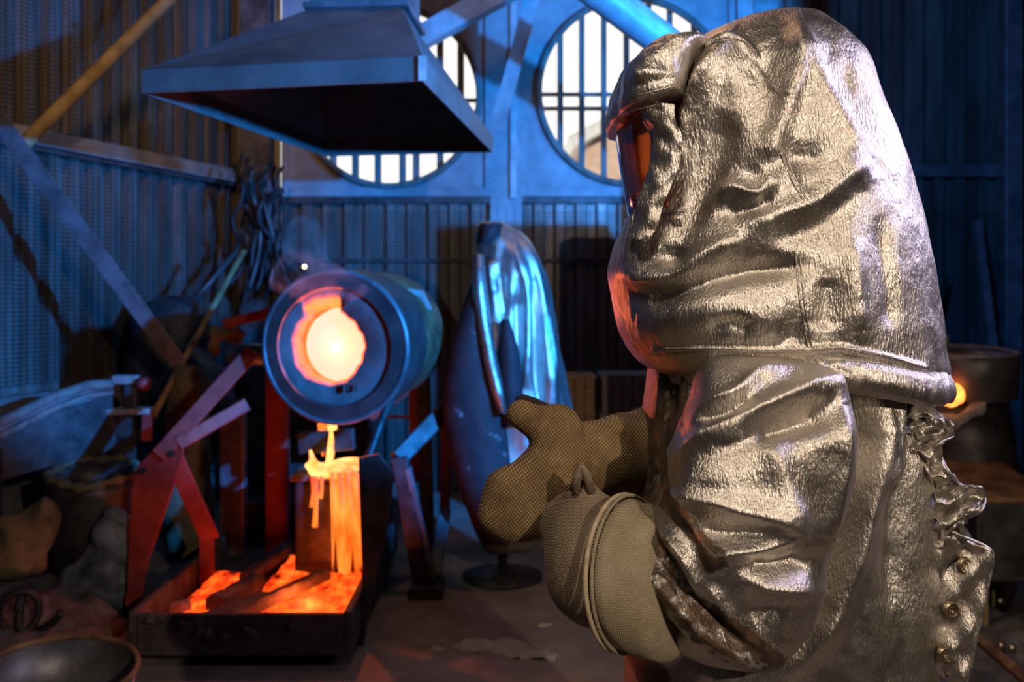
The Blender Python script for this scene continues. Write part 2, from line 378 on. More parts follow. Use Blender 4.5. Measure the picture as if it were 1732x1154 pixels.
# left wall, slanting towards the camera
wlft = empty('wall_left', (-2.04, YB, 0), kind='structure')
du = Vector((-.3, -1, 0)).normalized(); dn = Vector((1, -.3, 0)).normalized(); LL = 11.2*math.hypot(1, .3)
PT = .168; SW = PT*6
sheets(wlft, 0, 8.0, .88, CE, (-2.04, YB, 0), du, dn)
PT = .3; SW = 3.6
sheets(wlft, 8.0, LL, .88, CE, (-2.04, YB, 0), du, dn)
PT = .152; SW = PT*6
o0 = Vector((-2.04, YB, 0))
MB().prism([o0+dn*.10, o0+du*LL+dn*.10, o0+du*LL-dn*.05, o0-dn*.05], (0, 0, .90)).build('dado', M['dado'], wlft, bevel=.01)
a, b_ = o0+dn*.07+Vector((0, 0, 2.26)), o0+du*8+dn*.07+Vector((0, 0, 2.26))
MB().bar(a, b_, .07, .09, (0, 0, 1)).build('girt', M['plate'], wlft, bevel=.005)
MB().bar(a+Vector((0, 0, -.06)), b_+Vector((0, 0, -.06)), .03, .025, (0, 0, 1)).build('girt_lip', M['steel_dark'], wlft)
def wires(org, du, L_, dn, z0, z1, ph, pv):
    m = MB(); t = .0028
    for k in range(int((z1-z0)/ph)):
        z = z0+k*ph; m.bar(org+dn*.05+Vector((0, 0, z)), org+du*L_+dn*.05+Vector((0, 0, z)), t, t*1.6, (0, 0, 1))
    for k in range(int(L_/pv)):
        p = org+du*k*pv+dn*.054; m.bar(p+Vector((0, 0, z0)), p+Vector((0, 0, z1)), t, t, dn)
    return m
tag(wires(o0, du, 4.2, dn, .95, CE-.1, .024, .05).build('wire_mesh', M['wire'], wlft), kind='stuff')
tag(wires(Vector((-1.6, YB-.025, 0)), Vector((1, 0, 0)), 5.1, Vector((0, -1, 0)), .2, 2.05, .03, .06).build('wire_mesh', M['wire'], wb), kind='stuff')
# right and rear walls
wr = empty('wall_right', (3.72, YB, 0), kind='structure'); PT = .3; SW = 2.4
sheets(wr, 0, 11.7, 0, CE, (3.72, YB, 0), (0, -1, 0), (-1, 0, 0))
wre = empty('wall_rear', (0, -4.4, 0), kind='structure')
sheets(wre, -5.6, 3.75, 0, CE, (0, -4.4, 0), (1, 0, 0), (0, 1, 0))
# building beyond the window
bld = empty('neighbouring_building', (3.6, 18, 0), 'pale brick building with a light roof seen through the round window', 'building')
MB().prism([(1.35, 18, 0), (7, 18, 0), (7, 18, 3.9), (4.0, 18, 5.4), (1.35, 18, 4.0)], (0, 5, 0)).build('wall', M['brick'], bld)
MB().prism([(1.1, 17.8, 4.0), (4.0, 17.8, 5.55), (4.0, 17.8, 5.75), (1.0, 17.8, 4.2)], (0, 5.4, 0)).build('roof_slope', M['roof'], bld)
MB().prism([(4.0, 17.8, 5.55), (7.3, 17.8, 3.8), (7.3, 17.8, 4.0), (4.0, 17.8, 5.75)], (0, 5.4, 0)).build('roof_slope', M['roof'], bld)
MB().box((2.4, 17.97, 2.9), (.9, .06, 1.1)).build('window', M['steel_mid'], bld)

# ------------------------------------------------------------------ steel braces
def brace(name, label, a, b_, wdt, mat, kind='angle', up=(0, 1, 0)):
    a = Vector(a); b_ = Vector(b_); m = MB()
    if kind == 'angle':
        t = (b_-a).normalized(); u = Vector(up); u = (u-t*u.dot(t)).normalized(); r = t.cross(u)
        for q, fl in ((a, 0), (b_, 1)): pass
        sec = [(-.5, -.5), (.5, -.5), (.5, -.38), (-.38, -.38), (-.38, .5), (-.5, .5)]
        v = [p+r*x*wdt+u*y*wdt for p in (a, b_) for x, y in sec]; n = 6
        m.add(v, [(0, 1, 2, 3), (0, 3, 4, 5), (9, 8, 7, 6), (11, 10, 9, 6)]+[(i, (i+1) % n, (i+1) % n+n, i+n) for i in range(n)])
        o = m.build(name, mat)
    else:
        m.tube([a, b_], wdt/2, 20); o = m.build(name, mat, smooth=True)
        mod = o.modifiers.new('e', 'EDGE_SPLIT'); mod.split_angle = 1.0
    return tag(o, label, 'brace')
brace('steel_brace', 'dark purple steel angle brace sloping down to the right across left wall', P(-60, 118, 4.6), P(305, 612, 5.2), .085, M['steel_mid'])
brace('steel_brace', 'ochre and grey diagonal tube rising to the right from left wall girt', P(38, 246, 5.05), P(345, -60, 5.9), .075, M['rod'], 'tube')
brace('steel_brace', 'broad blue-lit beam sloping up right from the extraction hood edge', P(655, 96, 6.2), P(940, -62, 6.2), .13, M['steel_paint'])
brace('steel_brace', 'narrow blue-lit strut leaning between the two round windows', P(908, -30, 6.3), P(842, 215, 6.6), .095, M['steel_paint'])
brace('roof_pipe', 'thick round blue-lit pipe crossing the right round window above the hood', P(950, -60, 4.9), P(1300, 205, 5.4), .18, M['steel_paint'], 'tube')
brace('steel_post', 'upright steel post standing behind the worker', (1.36, 5.4, 0), (1.36, 5.4, CE), .13, M['steel_dark'])
brace('steel_bar', 'thin bar leaning against the right back wall below the rail', P(1652, 375, 7.0), P(1712, 850, 6.6), .05, M['steel_mid'])

# ------------------------------------------------------------------ extraction hood
eh = empty('extraction_hood', (-.72, 4.57, 2.19), 'large pyramid sheet metal extraction hood hanging over the tilted furnace', 'hood')
bl = [P(240, 158, 3.77), P(715, 137, 3.55), P(833, 258, 5.4), P(550, 265, 5.57)]
sk = .088
cxy = sum(bl, Vector())/4
dq = [(-.205, -.23), (.20, -.26), (.23, .20), (-.18, .23)]
dz = 2.66
top = [Vector((cxy.x+.05+a, cxy.y-.05+b_, dz)) for a, b_ in dq]
def ring_shell(lo, hi, t, mat, name):
    c0 = sum(lo, Vector())/4; c1 = sum(hi, Vector())/4
    ins = lambda p, c: p+(Vector((c.x, c.y, p.z))-p).normalized()*t
    v = lo+hi+[ins(p, c0) for p in lo]+[ins(p, c1) for p in hi]; f = []
    for i in range(4):
        j = (i+1) % 4; f += [(i, j, 4+j, 4+i), (8+i, 12+i, 12+j, 8+j), (i, 8+i, 8+j, j), (4+i, 4+j, 12+j, 12+i)]
    return MB().add(v, f).build(name, mat, eh)
up = Vector((0, 0, sk))
ring_shell(bl, [p+up for p in bl], .012, M['hood'], 'skirt')
ring_shell([p+up for p in bl], top, .012, M['hood'], 'canopy')
ring_shell(top, [p+Vector((0, 0, CE-dz-.01)) for p in top], .008, M['hood'], 'duct')
fl = [Vector((cxy.x+.05+a*1.12, cxy.y-.05+b_*1.12, dz+.0)) for a, b_ in dq]
ring_shell(fl, [p+Vector((0, 0, .025)) for p in fl], .03, M['steel_mid'], 'duct_flange')
for q in (.25, .75):
    p = fl[0].lerp(fl[1], q); MB().lathe([(0, -.02), (.014, -.02), (.014, .01), (0, .01)], p+Vector((0, 0, .055)), (0, 1, 0), 8).build('bolt', M['steel_dark'], eh)
p = bl[0].lerp(bl[1], .985); MB().bar(bl[1]+Vector((0, -.004, 0)), bl[1]+Vector((0, -.004, sk)), .03, .006).build('corner_strap', M['steel_pale'], eh)

# ------------------------------------------------------------------ tilting furnace
Mo = P(564, 588, 4.3); Bk = P(672, 560, 5.15); fa = (Bk-Mo).normalized(); R = .327
fu = empty('tilting_furnace', Mo+fa*.4-Vector((0, 0, .33)), 'round steel tilting furnace with white hot open mouth, pouring metal', 'furnace')
MB().lathe([(.252, .012), (.262, 0), (.315, 0), (R, .012), (R, .32), (R-.02, .33), (R-.02, .36), (.252, .36)], Mo, fa, 64, closed=True).build('drum', M['drum'], fu, True).modifiers.new('e', 'EDGE_SPLIT').split_angle = .6
MB().lathe([(R+.004, 0), (R+.012, .004), (R+.012, .03), (R+.004, .034), (R-.01, .034), (R-.01, 0)], Mo+fa*.0, fa, 64, closed=True).build('front_rim', M['steel_mid'], fu, True)
MB().lathe([(0, .36), (.31, .36), (.31, .66), (.27, .72), (.0, .74)], Mo, fa, 56).build('rear_shell', M['rust'], fu, True).modifiers.new('e', 'EDGE_SPLIT').split_angle = .6
# refractory face with a ragged round hole and a notch at its top
u_ = fa.cross(Vector((0, 0, 1))).normalized(); v_ = u_.cross(fa).normalized()
if v_.z < 0: v_ = -v_; 
if u_.x < 0: u_ = -u_
hc = Mo + u_*(-.034) + v_*(.0)
def hole(th):
    r = .158*(1+.02*math.sin(5*th+1)+.012*math.sin(11*th)+.015*math.sin(17*th+2))
    d = (th-PI/2-.15+PI) % (2*PI)-PI
    if abs(d) < .50: r += .058*min(1, (.50-abs(d))/.08)
    return r
n = 120; v = []; f = []
for k in range(n):
    th = 2*PI*k/n; e = u_*math.cos(th)+v_*math.sin(th); r = hole(th)
    v += [Mo+e*.256+fa*.016, hc+e*(r+.012)+fa*.02, hc+e*r+fa*.032, hc+e*(r*.99)+fa*.06]
for k in range(n):
    j = (k+1) % n; f += [(k*4+i, j*4+i, j*4+i+1, k*4+i+1) for i in range(3)]
MB().add(v, f).build('refractory_lining', M['refr'], fu, True)
v = []; f = []
for k in range(n):
    th = 2*PI*k/n; e = u_*math.cos(th)+v_*math.sin(th); r = hole(th)
    v += [hc+e*r*.995+fa*.034, hc+e*min(r, .168)*.985+fa*.10, hc+e*.158+fa*.30]
for k in range(n):
    j = (k+1) % n; f += [(k*3+i, j*3+i, j*3+i+1, k*3+i+1) for i in range(2)]
MB().add(v, f).build('glowing_bore', M['bore'], fu, True)
MB().lathe([(0, .088), (.10, .089), (.160, .095), (.166, .13)], hc+u_*.028, fa, 64).build('molten_bath', M['melt_white'], fu, True)
# brackets and fittings on the drum
pb = Mo+fa*.30+u_*.25+v_*.24
MB().prism([P(676, 487, 4.62), P(708, 492, 4.72), P(722, 520, 4.72), P(722, 582, 4.72), P(690, 586, 4.58), P(684, 520, 4.58)], (.02, .05, 0)).build('side_bracket', M['steel_pale'], fu, bevel=.004)
MB().bar(P(648, 500, 4.45), P(664, 492, 4.5), .03, .05).build('lug', M['steel_dark'], fu, bevel=.004)
MB().lathe([(0, 0), (.05, 0), (.05, .18), (0, .18)], P(452, 600, 4.6), (-1, 0, 0), 20).build('trunnion', M['steel_mid'], fu, True)
MB().box(P(677, 600, 4.46), (.018, .03, .09)).build('latch', M['steel_dark'], fu)
MB().tube([P(612, 500, 4.29), P(628, 487, 4.29), P(640, 497, 4.3)], .012, 8).build('lifting_eye', M['steel_dark'], fu, True)
MB().bar(P(505, 750, 4.68), P(600, 742, 4.68), .05, .10, (0, 0, 1)).build('spout', M['steel_dark'], fu, bevel=.006)
for px in (588, 601): MB().box(P(px, 655, 4.285), (.014, .01, .03)).build('stamped_mark', M['steel_dark'], fu)

# ------------------------------------------------------------------ furnace stand
fs = empty('furnace_stand', (-1.0, 4.5, 0), 'red and sooty steel frame that carries the tilting furnace', 'stand')
def plate(name, pts, Y, mat, th=.02, par=fs): return MB().prism([P(x, y, Y) for x, y in pts], (0, th, 0)).build(name, mat, par, bevel=.003)
plate('gusset_leg', [(214, 1012), (221, 838), (232, 790), (262, 758), (296, 732), (312, 748), (304, 790), (284, 850), (250, 950), (238, 1015)], 4.35, M['red'])
MB().bar(P(268, 772, 4.33), P(428, 594, 4.5), .07, .03).build('arm', M['red'], fs, bevel=.004)
MB().bar(P(300, 752, 4.36), P(418, 684, 4.5), .06, .05).build('arm', M['red'], fs, bevel=.006)
MB().bar(P(292, 770, 4.38), P(356, 912, 4.55), .085, .02).build('leg', M['red'], fs, bevel=.004)
MB().bar(P(226, 1005, 4.36), (P(226, 1005, 4.36).x, 4.36, 0), .06, .03).build('foot', M['red'], fs)
MB().bar(P(350, 905, 4.55), (P(350, 905, 4.55).x, 4.55, 0), .06, .03).build('foot', M['red'], fs)
for px, py in ((240, 797), (288, 769)):
    MB().lathe([(0, 0), (.016, 0), (.016, .02), (0, .02)], P(px, py, 4.31), (0, 1, 0), 8).build('bolt', M['rubber'], fs)
plate('side_plate', [(606, 775), (640, 768), (666, 800), (658, 880), (640, 960), (626, 1020), (612, 1108), (604, 1096), (612, 960)], 4.05, M['steel_dark'], .03)
MB().tube([P(706, 588, 4.55), P(650, 700, 4.42), P(613, 800, 4.1)], .018, 10).build('tilt_rod', M['steel_dark'], fs, True)
MB().bar(P(757, 690, 4.9), P(672, 778, 4.7), .085, .06).build('brace', M['steel_dark'], fs, bevel=.008)
MB().bar(P(676, 772, 4.7), P(712, 985, 4.72), .075, .06).build('leg', M['steel_dark'], fs, bevel=.006)
MB().bar(P(690, 790, 4.69), P(733, 978, 4.74), .03, .05).build('leg_flange', M['steel_mid'], fs, bevel=.004)
MB().bar(P(753, 862, 4.95), P(735, 975, 4.8), .06, .05).build('leg', M['steel_mid'], fs, bevel=.006)
MB().bar(P(756, 710, 4.96), P(752, 865, 4.96), .05, .04).build('leg', M['red'], fs, bevel=.004)
MB().box(P(722, 985, 4.74)-Vector((0, 0, .05)), (.16, .2, .10)).build('foot', M['steel_dark'], fs, bevel=.008)
MB().bar(P(703, 632, 5.2), P(706, 815, 5.2), .075, .03).build('upright', M['red'], fs, bevel=.004)
MB().bar(P(625, 705, 5.0), P(715, 640, 5.0), .05, .03).build('rail', M['red'], fs, bevel=.004)
MB().bar(P(600, 705, 5.2), P(720, 706, 5.2), .014, .02).build('tie_rod', M['red'], fs)
MB().box(P(610, 800, 5.3), (.75, .04, .10)).build('cross_beam', M['steel_dark'], fs, bevel=.006)
MB().bar(P(470, 620, 5.1), (P(470, 620, 5.1).x, 5.1, 0), .11, .08).build('post', M['red'], fs, bevel=.006)
MB().bar(P(395, 700, 5.1), (P(395, 700, 5.1).x, 5.1, 0), .12, .08).build('post', M['steel_mid'], fs, bevel=.006)
MB().bar(P(715, 610, 5.15), (P(715, 610, 5.15).x+.03, 5.15, 0), .07, .06).build('post', M['steel_dark'], fs, bevel=.006)

# ------------------------------------------------------------------ casting tray, blocks, molten metal
tx0, tx1, ty0, ty1, tz = -1.435, -.645, 3.8, 5.35, .209
ct = empty('casting_tray', ((tx0+tx1)/2, 4.5, 0), 'long crusted steel tray on the floor under the furnace, full of glowing metal', 'tray')
def wallbox(a, b_, name): MB().box(((a[0]+b_[0])/2, (a[1]+b_[1])/2, (a[2]+b_[2])/2), [abs(b_[i]-a[i]) for i in range(3)]).build(name, M['tray'], ct, bevel=.006)
wallbox((tx0, ty0, .05), (tx1, ty0+.03, tz), 'front_wall'); wallbox((tx0, ty1, .05), (tx1, ty1+.03, tz+.1), 'back_wall')
wallbox((tx0-.03, ty0, .05), (tx0, ty1, tz+.01), 'side_wall'); wallbox((tx1, ty0, .05), (tx1+.03, ty1, tz+.01), 'side_wall')
wallbox((tx0, ty0+.03, .05), (tx1, ty1, .10), 'bottom')
for x in (tx0+.1, tx1-.1):
    for y in (ty0+.15, ty1-.15): wallbox((x-.05, y-.05, 0), (x+.05, y+.05, .05), 'foot')
for (px, py, r) in ((262, 1052, .045), (300, 1056, .05), (345, 1072, .04), (375, 1078, .05), (418, 1070, .04), (500, 1062, .03)):
    q = P(px, py, 3.79); pv, pf = sdf_mesh(ell(tuple(q), (r*.9, .009, r*.55)), tuple(q-Vector((.08, .04, .08))), tuple(q+Vector((.08, .04, .08))), .008)
    mesh_np('crust_drip', pv+np.array([tuple(mnoise.noise_vector(Vector(p)*30)*.022) for p in pv]), pf, M['slag'] if px in (345, 418, 500) else M['tray'], ct)
# molten metal: a rippled surface in the tray
def surf(name, x0, x1, y0, y1, z, nx, ny, mat, amp, label, cat):
    v = []; f = []
    for j in range(ny):
        for i in range(nx):
            x = x0+(x1-x0)*i/(nx-1); y = y0+(y1-y0)*j/(ny-1)
            v.append((x, y, z+amp*mnoise.fractal(Vector((x*16, y*9, 0)), 1, 2, 4)))
    f = [(j*nx+i, j*nx+i+1, (j+1)*nx+i+1, (j+1)*nx+i) for j in range(ny-1) for i in range(nx-1)]
    k = len(v); v += [(p[0], p[1], z-.03) for p in v]
    bnd = [i for i in range(nx)]+[j*nx+nx-1 for j in range(1, ny)]+[(ny-1)*nx+i for i in range(nx-2, -1, -1)]+[j*nx for j in range(ny-2, 0, -1)]
    f += [(bnd[i], bnd[(i+1) % len(bnd)], bnd[(i+1) % len(bnd)]+k, bnd[i]+k) for i in range(len(bnd))]
    o = MB().add(v, f).build(name, mat, smooth=True); return tag(o, label, cat)
surf('molten_metal', -1.08, tx1-.005, ty0+.035, 4.86, .150, 50, 90, M['pool'], .012, 'broad bright orange pool of molten metal along the right of the tray', 'metal')
surf('molten_metal', tx0+.07, -1.16, ty0+.06, 4.6, .145, 24, 70, M['pool'], .012, 'thin glowing streak of molten metal along the left of the tray', 'metal')
def block(a, b_, wdt, hgt, label, mat=M['slag']):
    a = Vector(a); b_ = Vector(b_); m = MB(); n = 14; sec = [(-.5, -.5), (-.5, .3), (-.3, .5), (.3, .5), (.5, .3), (.5, -.5)]
    v = []
    for i in range(n):
        p = a.lerp(b_, i/(n-1)); w2 = 1+.12*mnoise.noise(Vector((i*.9, a.x*7, 3)))
        for x, z in sec: v.append(p+Vector((x*wdt*w2, 0, (z+.5)*hgt*(1+.15*mnoise.noise(Vector((i*1.1, x*3, z*3)))))))
    f = [(i*6+k, i*6+(k+1) % 6, (i+1)*6+(k+1) % 6, (i+1)*6+k) for i in range(n-1) for k in range(6)]+[tuple(range(6)), tuple((n-1)*6+k for k in range(6))][::1]
    return tag(m.add(v, f).build('slag_bar', mat), label, 'slag bar')
block((-1.10, 3.86, .155), (-.84, 4.45, .155), .062, .045, 'long dark slag bar lying diagonally in the glowing pool')
block((-1.20, 3.85, .145), (-1.03, 4.15, .145), .065, .045, 'grey slag bar at the front of the tray, left of the pool')
block((-1.21, 4.05, .145), (-1.12, 4.35, .145), .07, .06, 'short pale slag bar beside the left glowing streak')
block((-1.18, 4.42, .145), (-1.12, 4.95, .145), .06, .05, 'dark slag bar at the back of the tray beyond the streak')
block((-1.36, 4.02, .145), (-1.33, 4.06, .145), .045, .04, 'small pale slag lump against the left tray wall', M['crust'])
# brick block standing in the tray that catches the stream
hb = empty('catch_block', (-.86, 4.7, .1), 'dark square block standing in the tray beneath the molten stream', 'block')
MB().box((-.835, 4.74, .335), (.33, .34, .47)).build('body', M['steel_dark'], hb, bevel=.015)
MB().box((-.835, 4.74, .585), (.37, .38, .03)).build('lip', M['refr'], hb, bevel=.008)
# molten overflow: cap of metal with a curtain of drips down the block face
def curtain():
    m = MB(); yf = 4.548; nx = 44; nz = 26; v = []; f = []; x0, x1 = -.83, -.685
    for j in range(nz):
        t = j/(nz-1)
        for i in range(nx):
            s_ = i/(nx-1); wd = 1+.25*t; x = -.757+(s_-.5)*(x1-x0)*wd+.03*t
            low = .16+.20*max(0, math.sin(s_*21)*math.sin(s_*8+1))*(1-.4*s_)
            z = .62-(.62-low)*t
            v.append((x, yf-.012-.02*(1-abs(2*s_-1)**4)-.010*math.sin(s_*25)-.012*mnoise.noise(Vector((x*40, z*9, 1))), z))
    f = [(j*nx+i, j*nx+i+1, (j+1)*nx+i+1, (j+1)*nx+i) for j in range(nz-1) for i in range(nx-1)]
    k = len(v); v += [(p[0], yf+.003, p[2]) for p in v]; f += [tuple(q+k for q in t[::-1]) for t in f]
    m.add(v, f)
    for (x, z0, z1, r) in ((-.895, .60, .37, .011), (-.91, .60, .46, .008), (-.87, .6, .5, .009)):
        m.tube([(x, yf-.012, z0), (x+.005, yf-.018, (z0+z1)/2), (x-.002, yf-.018, z1)], [r, r*.8, r*1.2], 8)
    return m.build('molten_overflow', M['curtain'], smooth=True)
mo = tag(curtain(), 'glowing orange curtain of molten metal running down the block', 'metal', kind='thing')
rr = np.array; pts = []
cap = smin([ell((-.77, 4.72, .61), (.11, .17, .035)), ell((-.84, 4.60, .615), (.07, .07, .03)), cone((-.87, 4.58, .615), (-.93, 4.52, .65), .03, .012),
            cone((-.90, 4.56, .62), (-.915, 4.52, .72), .022, .007), cone((-.80, 4.6, .615), (-.78, 4.56, .59), .04, .03)], .03)
pv, pf = sdf_mesh(cap, (-1.02, 4.46, .54), (-.6, 4.94, .78), .009)
mesh_np('molten_splash', pv, pf, M['stream'], mo)
# stream
st_pts = [P(562, 716, 4.68), P(561, 745, 4.67), P(558, 775, 4.66), P(554, 800, 4.65), P(552, 822, 4.64)]
o = MB().tube(st_pts, [.024, .02, .017, .019, .024], 14).build('molten_stream', M['stream'], smooth=True)
tag(o, 'thin bright stream of molten metal falling from the furnace to the block', 'metal')
MB().tube([P(545, 716, 4.70), P(545, 745, 4.69), P(546, 772, 4.69)], [.022, .014, .004], 12).build('side_trickle', M['bore'], o, True)
for (px, py, r, Y) in ((515, 451, .010, 4.4), (540, 786, .008, 4.6), (536, 800, .006, 4.55)):
    pv, pf = sdf_mesh(ell(tuple(P(px, py, Y)), (r, r*.8, r)), tuple(P(px, py, Y)-Vector((.02, .02, .02))), tuple(P(px, py, Y)+Vector((.02, .02, .02))), .003)
    tag(mesh_np('spark', pv, pf, M['spark']), {515: 'lone bright spark floating above the furnace rim', 540: 'small spark beside the falling molten stream', 536: 'tiny spark just left of the molten splash'}[px], 'spark')
# smoke above the mouth
sv = smin([ell(tuple(P(520, 470, 4.25)), (.16, .10, .10)), ell(tuple(P(560, 490, 4.22)), (.17, .07, .06)), ell(tuple(P(515, 420, 4.35)), (.10, .1, .16))], .08)
c0 = P(525, 450, 4.27); pv, pf = sdf_mesh(sv, tuple(c0-Vector((.4, .25, .4))), tuple(c0+Vector((.45, .3, .5))), .03)
m, nt, b, N, L = nodes('thin_smoke'); nt.nodes.remove(b); vp = N('ShaderNodeVolumePrincipled'); vp.inputs['Color'].default_value = (.8, .7, .68, 1)
v0 = coords(nt); md = N('ShaderNodeMapRange'); L(noise_n(nt, v0, 9, 3, .6), md.inputs[0]); md.inputs[1].default_value = .46; md.inputs[2].default_value = .8; md.inputs[4].default_value = 4.0
L(md.outputs[0], vp.inputs['Density']); L(vp.outputs[0], nt.nodes['Material Output'].inputs['Volume'])
tag(mesh_np('smoke', pv, pf, m), 'thin pinkish smoke curling off the furnace mouth', 'smoke', kind='stuff')
# ------------------------------------------------------------------ draped garments: row profiles, relief along hand-drawn fold lines
def pchip(xs, ys, x):
    xs = np.asarray(xs, float); ys = np.asarray(ys, float); h = np.diff(xs); d = np.diff(ys)/h
    mm = np.zeros_like(ys); mm[1:-1] = np.where(d[:-1]*d[1:] > 0, 2*d[:-1]*d[1:]/(d[:-1]+d[1:]+1e-12), 0); mm[0] = d[0]; mm[-1] = d[-1]
    i = np.clip(np.searchsorted(xs, x)-1, 0, len(h)-1); t = (x-xs[i])/h[i]
    return ys[i]*(1+2*t)*(1-t)**2+mm[i]*h[i]*t*(1-t)**2+ys[i+1]*t*t*(3-2*t)-mm[i+1]*h[i]*t*t*(1-t)
def drape(rows, Yc, nr=170, nt=240, e=.8, cap=True):
    """rows: (elevation px row, left, right, near depth, far depth[, centre shift]) -> closed garment surface around plane Yc"""
    rows = [tuple(r)+(0,)*(6-len(r)) for r in rows]; R_ = np.array(rows, float)
    q = np.linspace(R_[0, 0], R_[-1, 0], nr); q = R_[0, 0]+(R_[-1, 0]-R_[0, 0])*(np.linspace(0, 1, nr))
    c = [pchip(R_[:, 0], R_[:, k], q) for k in range(1, 6)]
    th = np.linspace(0, 2*PI, nt, endpoint=False); s = Yc/F
    ct, st = np.cos(th), np.sin(th); ce = np.sign(ct)*np.abs(ct)**e; se = np.sign(st)*np.abs(st)**e
    xl, xr, dn_, df, sh = c
    Xp = ((xl+xr)/2)[:, None]+((xr-xl)/2)[:, None]*ce[None]
    Yp = Yc+sh[:, None]-np.where(se > 0, dn_[:, None], df[:, None])*se[None]
    V = np.stack([(Xp-HX)*s, Yp, np.broadcast_to((EYE-(q-HY)*s)[:, None], Xp.shape)], -1)
    f = [(i*nt+k, i*nt+(k+1) % nt, (i+1)*nt+(k+1) % nt, (i+1)*nt+k) for i in range(nr-1) for k in range(nt)]
    V = V.reshape(-1, 3)
    if cap:
        V = np.vstack([V, V[:nt].mean(0), V[-nt:].mean(0)]); n0 = nr*nt
        f += [(n0, (k+1) % nt, k) for k in range(nt)]+[(n0+1, (nr-1)*nt+k, (nr-1)*nt+(k+1) % nt) for k in range(nt)]
    return V, f, nr, nt
def normals(V, f):
    q = np.array([t if len(t) == 4 else (t[0], t[1], t[2], t[2]) for t in f])
    n = np.cross(V[q[:, 2]]-V[q[:, 0]], V[q[:, 3]]-V[q[:, 1]]); t3 = q[:, 2] == q[:, 3]
    n[t3] = np.cross(V[q[t3, 1]]-V[q[t3, 0]], V[q[t3, 2]]-V[q[t3, 0]])
    N_ = np.zeros_like(V)
    for k in range(4): np.add.at(N_, q[:, k], n)
    N_ /= np.linalg.norm(N_, axis=1)[:, None]+1e-12
    if (N_[:, 1]*(V[:, 1]-V[:, 1].mean())).sum() < 0: N_ = -N_
    return N_
def pix(V): return np.stack([HX+V[:, 0]*F/V[:, 1], HY-(V[:, 2]-EYE)*F/V[:, 1]], 1)
def seg_dist(p, line):
    line = np.asarray(line, float); L_ = np.r_[0, np.cumsum(np.linalg.norm(np.diff(line, axis=0), axis=1))]
    best = np.full(len(p), 1e9); tt = np.zeros(len(p)); sg = np.zeros(len(p))
    for i in range(len(line)-1):
        a, b_ = line[i], line[i+1]; ab = b_-a; t = np.clip(((p-a)@ab)/(ab@ab+1e-9), 0, 1); d_ = p-a-t[:, None]*ab
        d = np.hypot(d_[:, 0], d_[:, 1]); k = d < best
        best[k] = d[k]; tt[k] = (L_[i]+t[k]*(L_[i+1]-L_[i]))/L_[-1]; sg[k] = np.sign(ab[0]*d_[k, 1]-ab[1]*d_[k, 0])
    return best, tt, sg
def smooth_line(line, n=5):
    line = np.asarray(line, float)
    if len(line) < 3: return line
    t = np.linspace(0, 1, len(line)); u = np.linspace(0, 1, len(line)*n)
    return np.stack([pchip(t, line[:, 0], u), pchip(t, line[:, 1], u)], 1)
def folds(V, f, fl, mask=True):
    """fl: (line, amplitude m, width one side px, width other side px[, power, end taper])"""
    N_ = normals(V, f); p = pix(V); near = np.clip(-N_[:, 1]*1.6, 0, 1); tot = np.zeros(len(V))
    for it in fl:
        line, amp, wa, wb_ = it[:4]; pw = it[4] if len(it) > 4 else 2; tp = it[5] if len(it) > 5 else 1
        if len(line) == 1:
            d = np.hypot(p[:, 0]-line[0][0], (p[:, 1]-line[0][1])*(wa/wb_)); tot += amp*np.exp(-(d/wa)**pw)*near; continue
        d, t, sg = seg_dist(p, smooth_line(line)); w_ = np.where(sg > 0, wa, wb_)
        prof = np.exp(-(np.sqrt(d*d+(.33*w_)**2)/w_)**pw)*math.exp(.33**pw)
        if tp: prof = prof*np.clip(np.sin(PI*np.clip(t*.86+.07, 0, 1))*1.6, 0, 1)
        tot += amp*prof*near
    return V+N_*tot[:, None]
def crumple(V, f, amps, seed=0, stretch=(1, 1, .5)):
    N_ = normals(V, f); o = np.zeros(len(V))
    for sc, a in amps:
        o += a*np.array([1-2*abs(mnoise.noise(Vector((x*sc*stretch[0]+seed, y*sc*stretch[1], z*sc*stretch[2])))) for x, y, z in V])
    return V+N_*o[:, None]
def billow(V, f, a, sc, seed):
    N_ = normals(V, f); o = np.array([mnoise.noise(Vector((x*sc+seed, y*sc*.6, z*sc))) for x, y, z in V])*a*np.clip(-N_[:, 1]*1.4, 0, 1)
    return V+N_*o[:, None]
def wear_lines(V, items):
    p = pix(V); wv = np.zeros(len(V))
    for line, r, a in items:
        if len(line) == 1: d = np.hypot(p[:, 0]-line[0][0], p[:, 1]-line[0][1])
        else: d, _, _ = seg_dist(p, line)
        wv = np.maximum(wv, a*np.clip(1.5-d/r, 0, 1))
    return wv
# ------------------------------------------------------------------ the worker
SKEL = 1.85; sW = SKEL/F
def W(px, py, dy=0): return np.array(((px-HX)*sW, SKEL+dy, EYE-(py-HY)*sW))
A1 = np.array(tuple(P(1270, 985, 1.61))); A2 = np.array(tuple(P(1040, 950, 1.58)))
body = smin([ell(W(1255, 240), (.085, .075, .115)), cone(W(1275, 330), W(1300, 470), .055, .065), cone(W(1315, 500), W(1330, 800), .12, .13),
             cone(W(1315, 520, -.10), W(1325, 540, .12), .085, .085), cone(W(1330, 800), W(1330, 1010), .135, .145),
             cone(W(1315, 1040, -.09), W(1310, 1400, -.10), .088, .062), cone(W(1310, 1400, -.10), W(1330, 1730, -.10), .058, .04),
             cone(W(1315, 1040, .09), W(1300, 1400, .10), .088, .062), cone(W(1300, 1400, .10), W(1320, 1730, .10), .058, .04),
             cone(W(1320, 560, -.13), A1, .06, .045), cone(A1, A2, .042, .032),
             cone(W(1320, 540, .17), W(1250, 780, .20), .058, .048), cone(W(1250, 780, .20), W(985, 770, .02), .045, .032),
             cone(W(1165, 250), W(1172, 262), .016, .014)], .03)
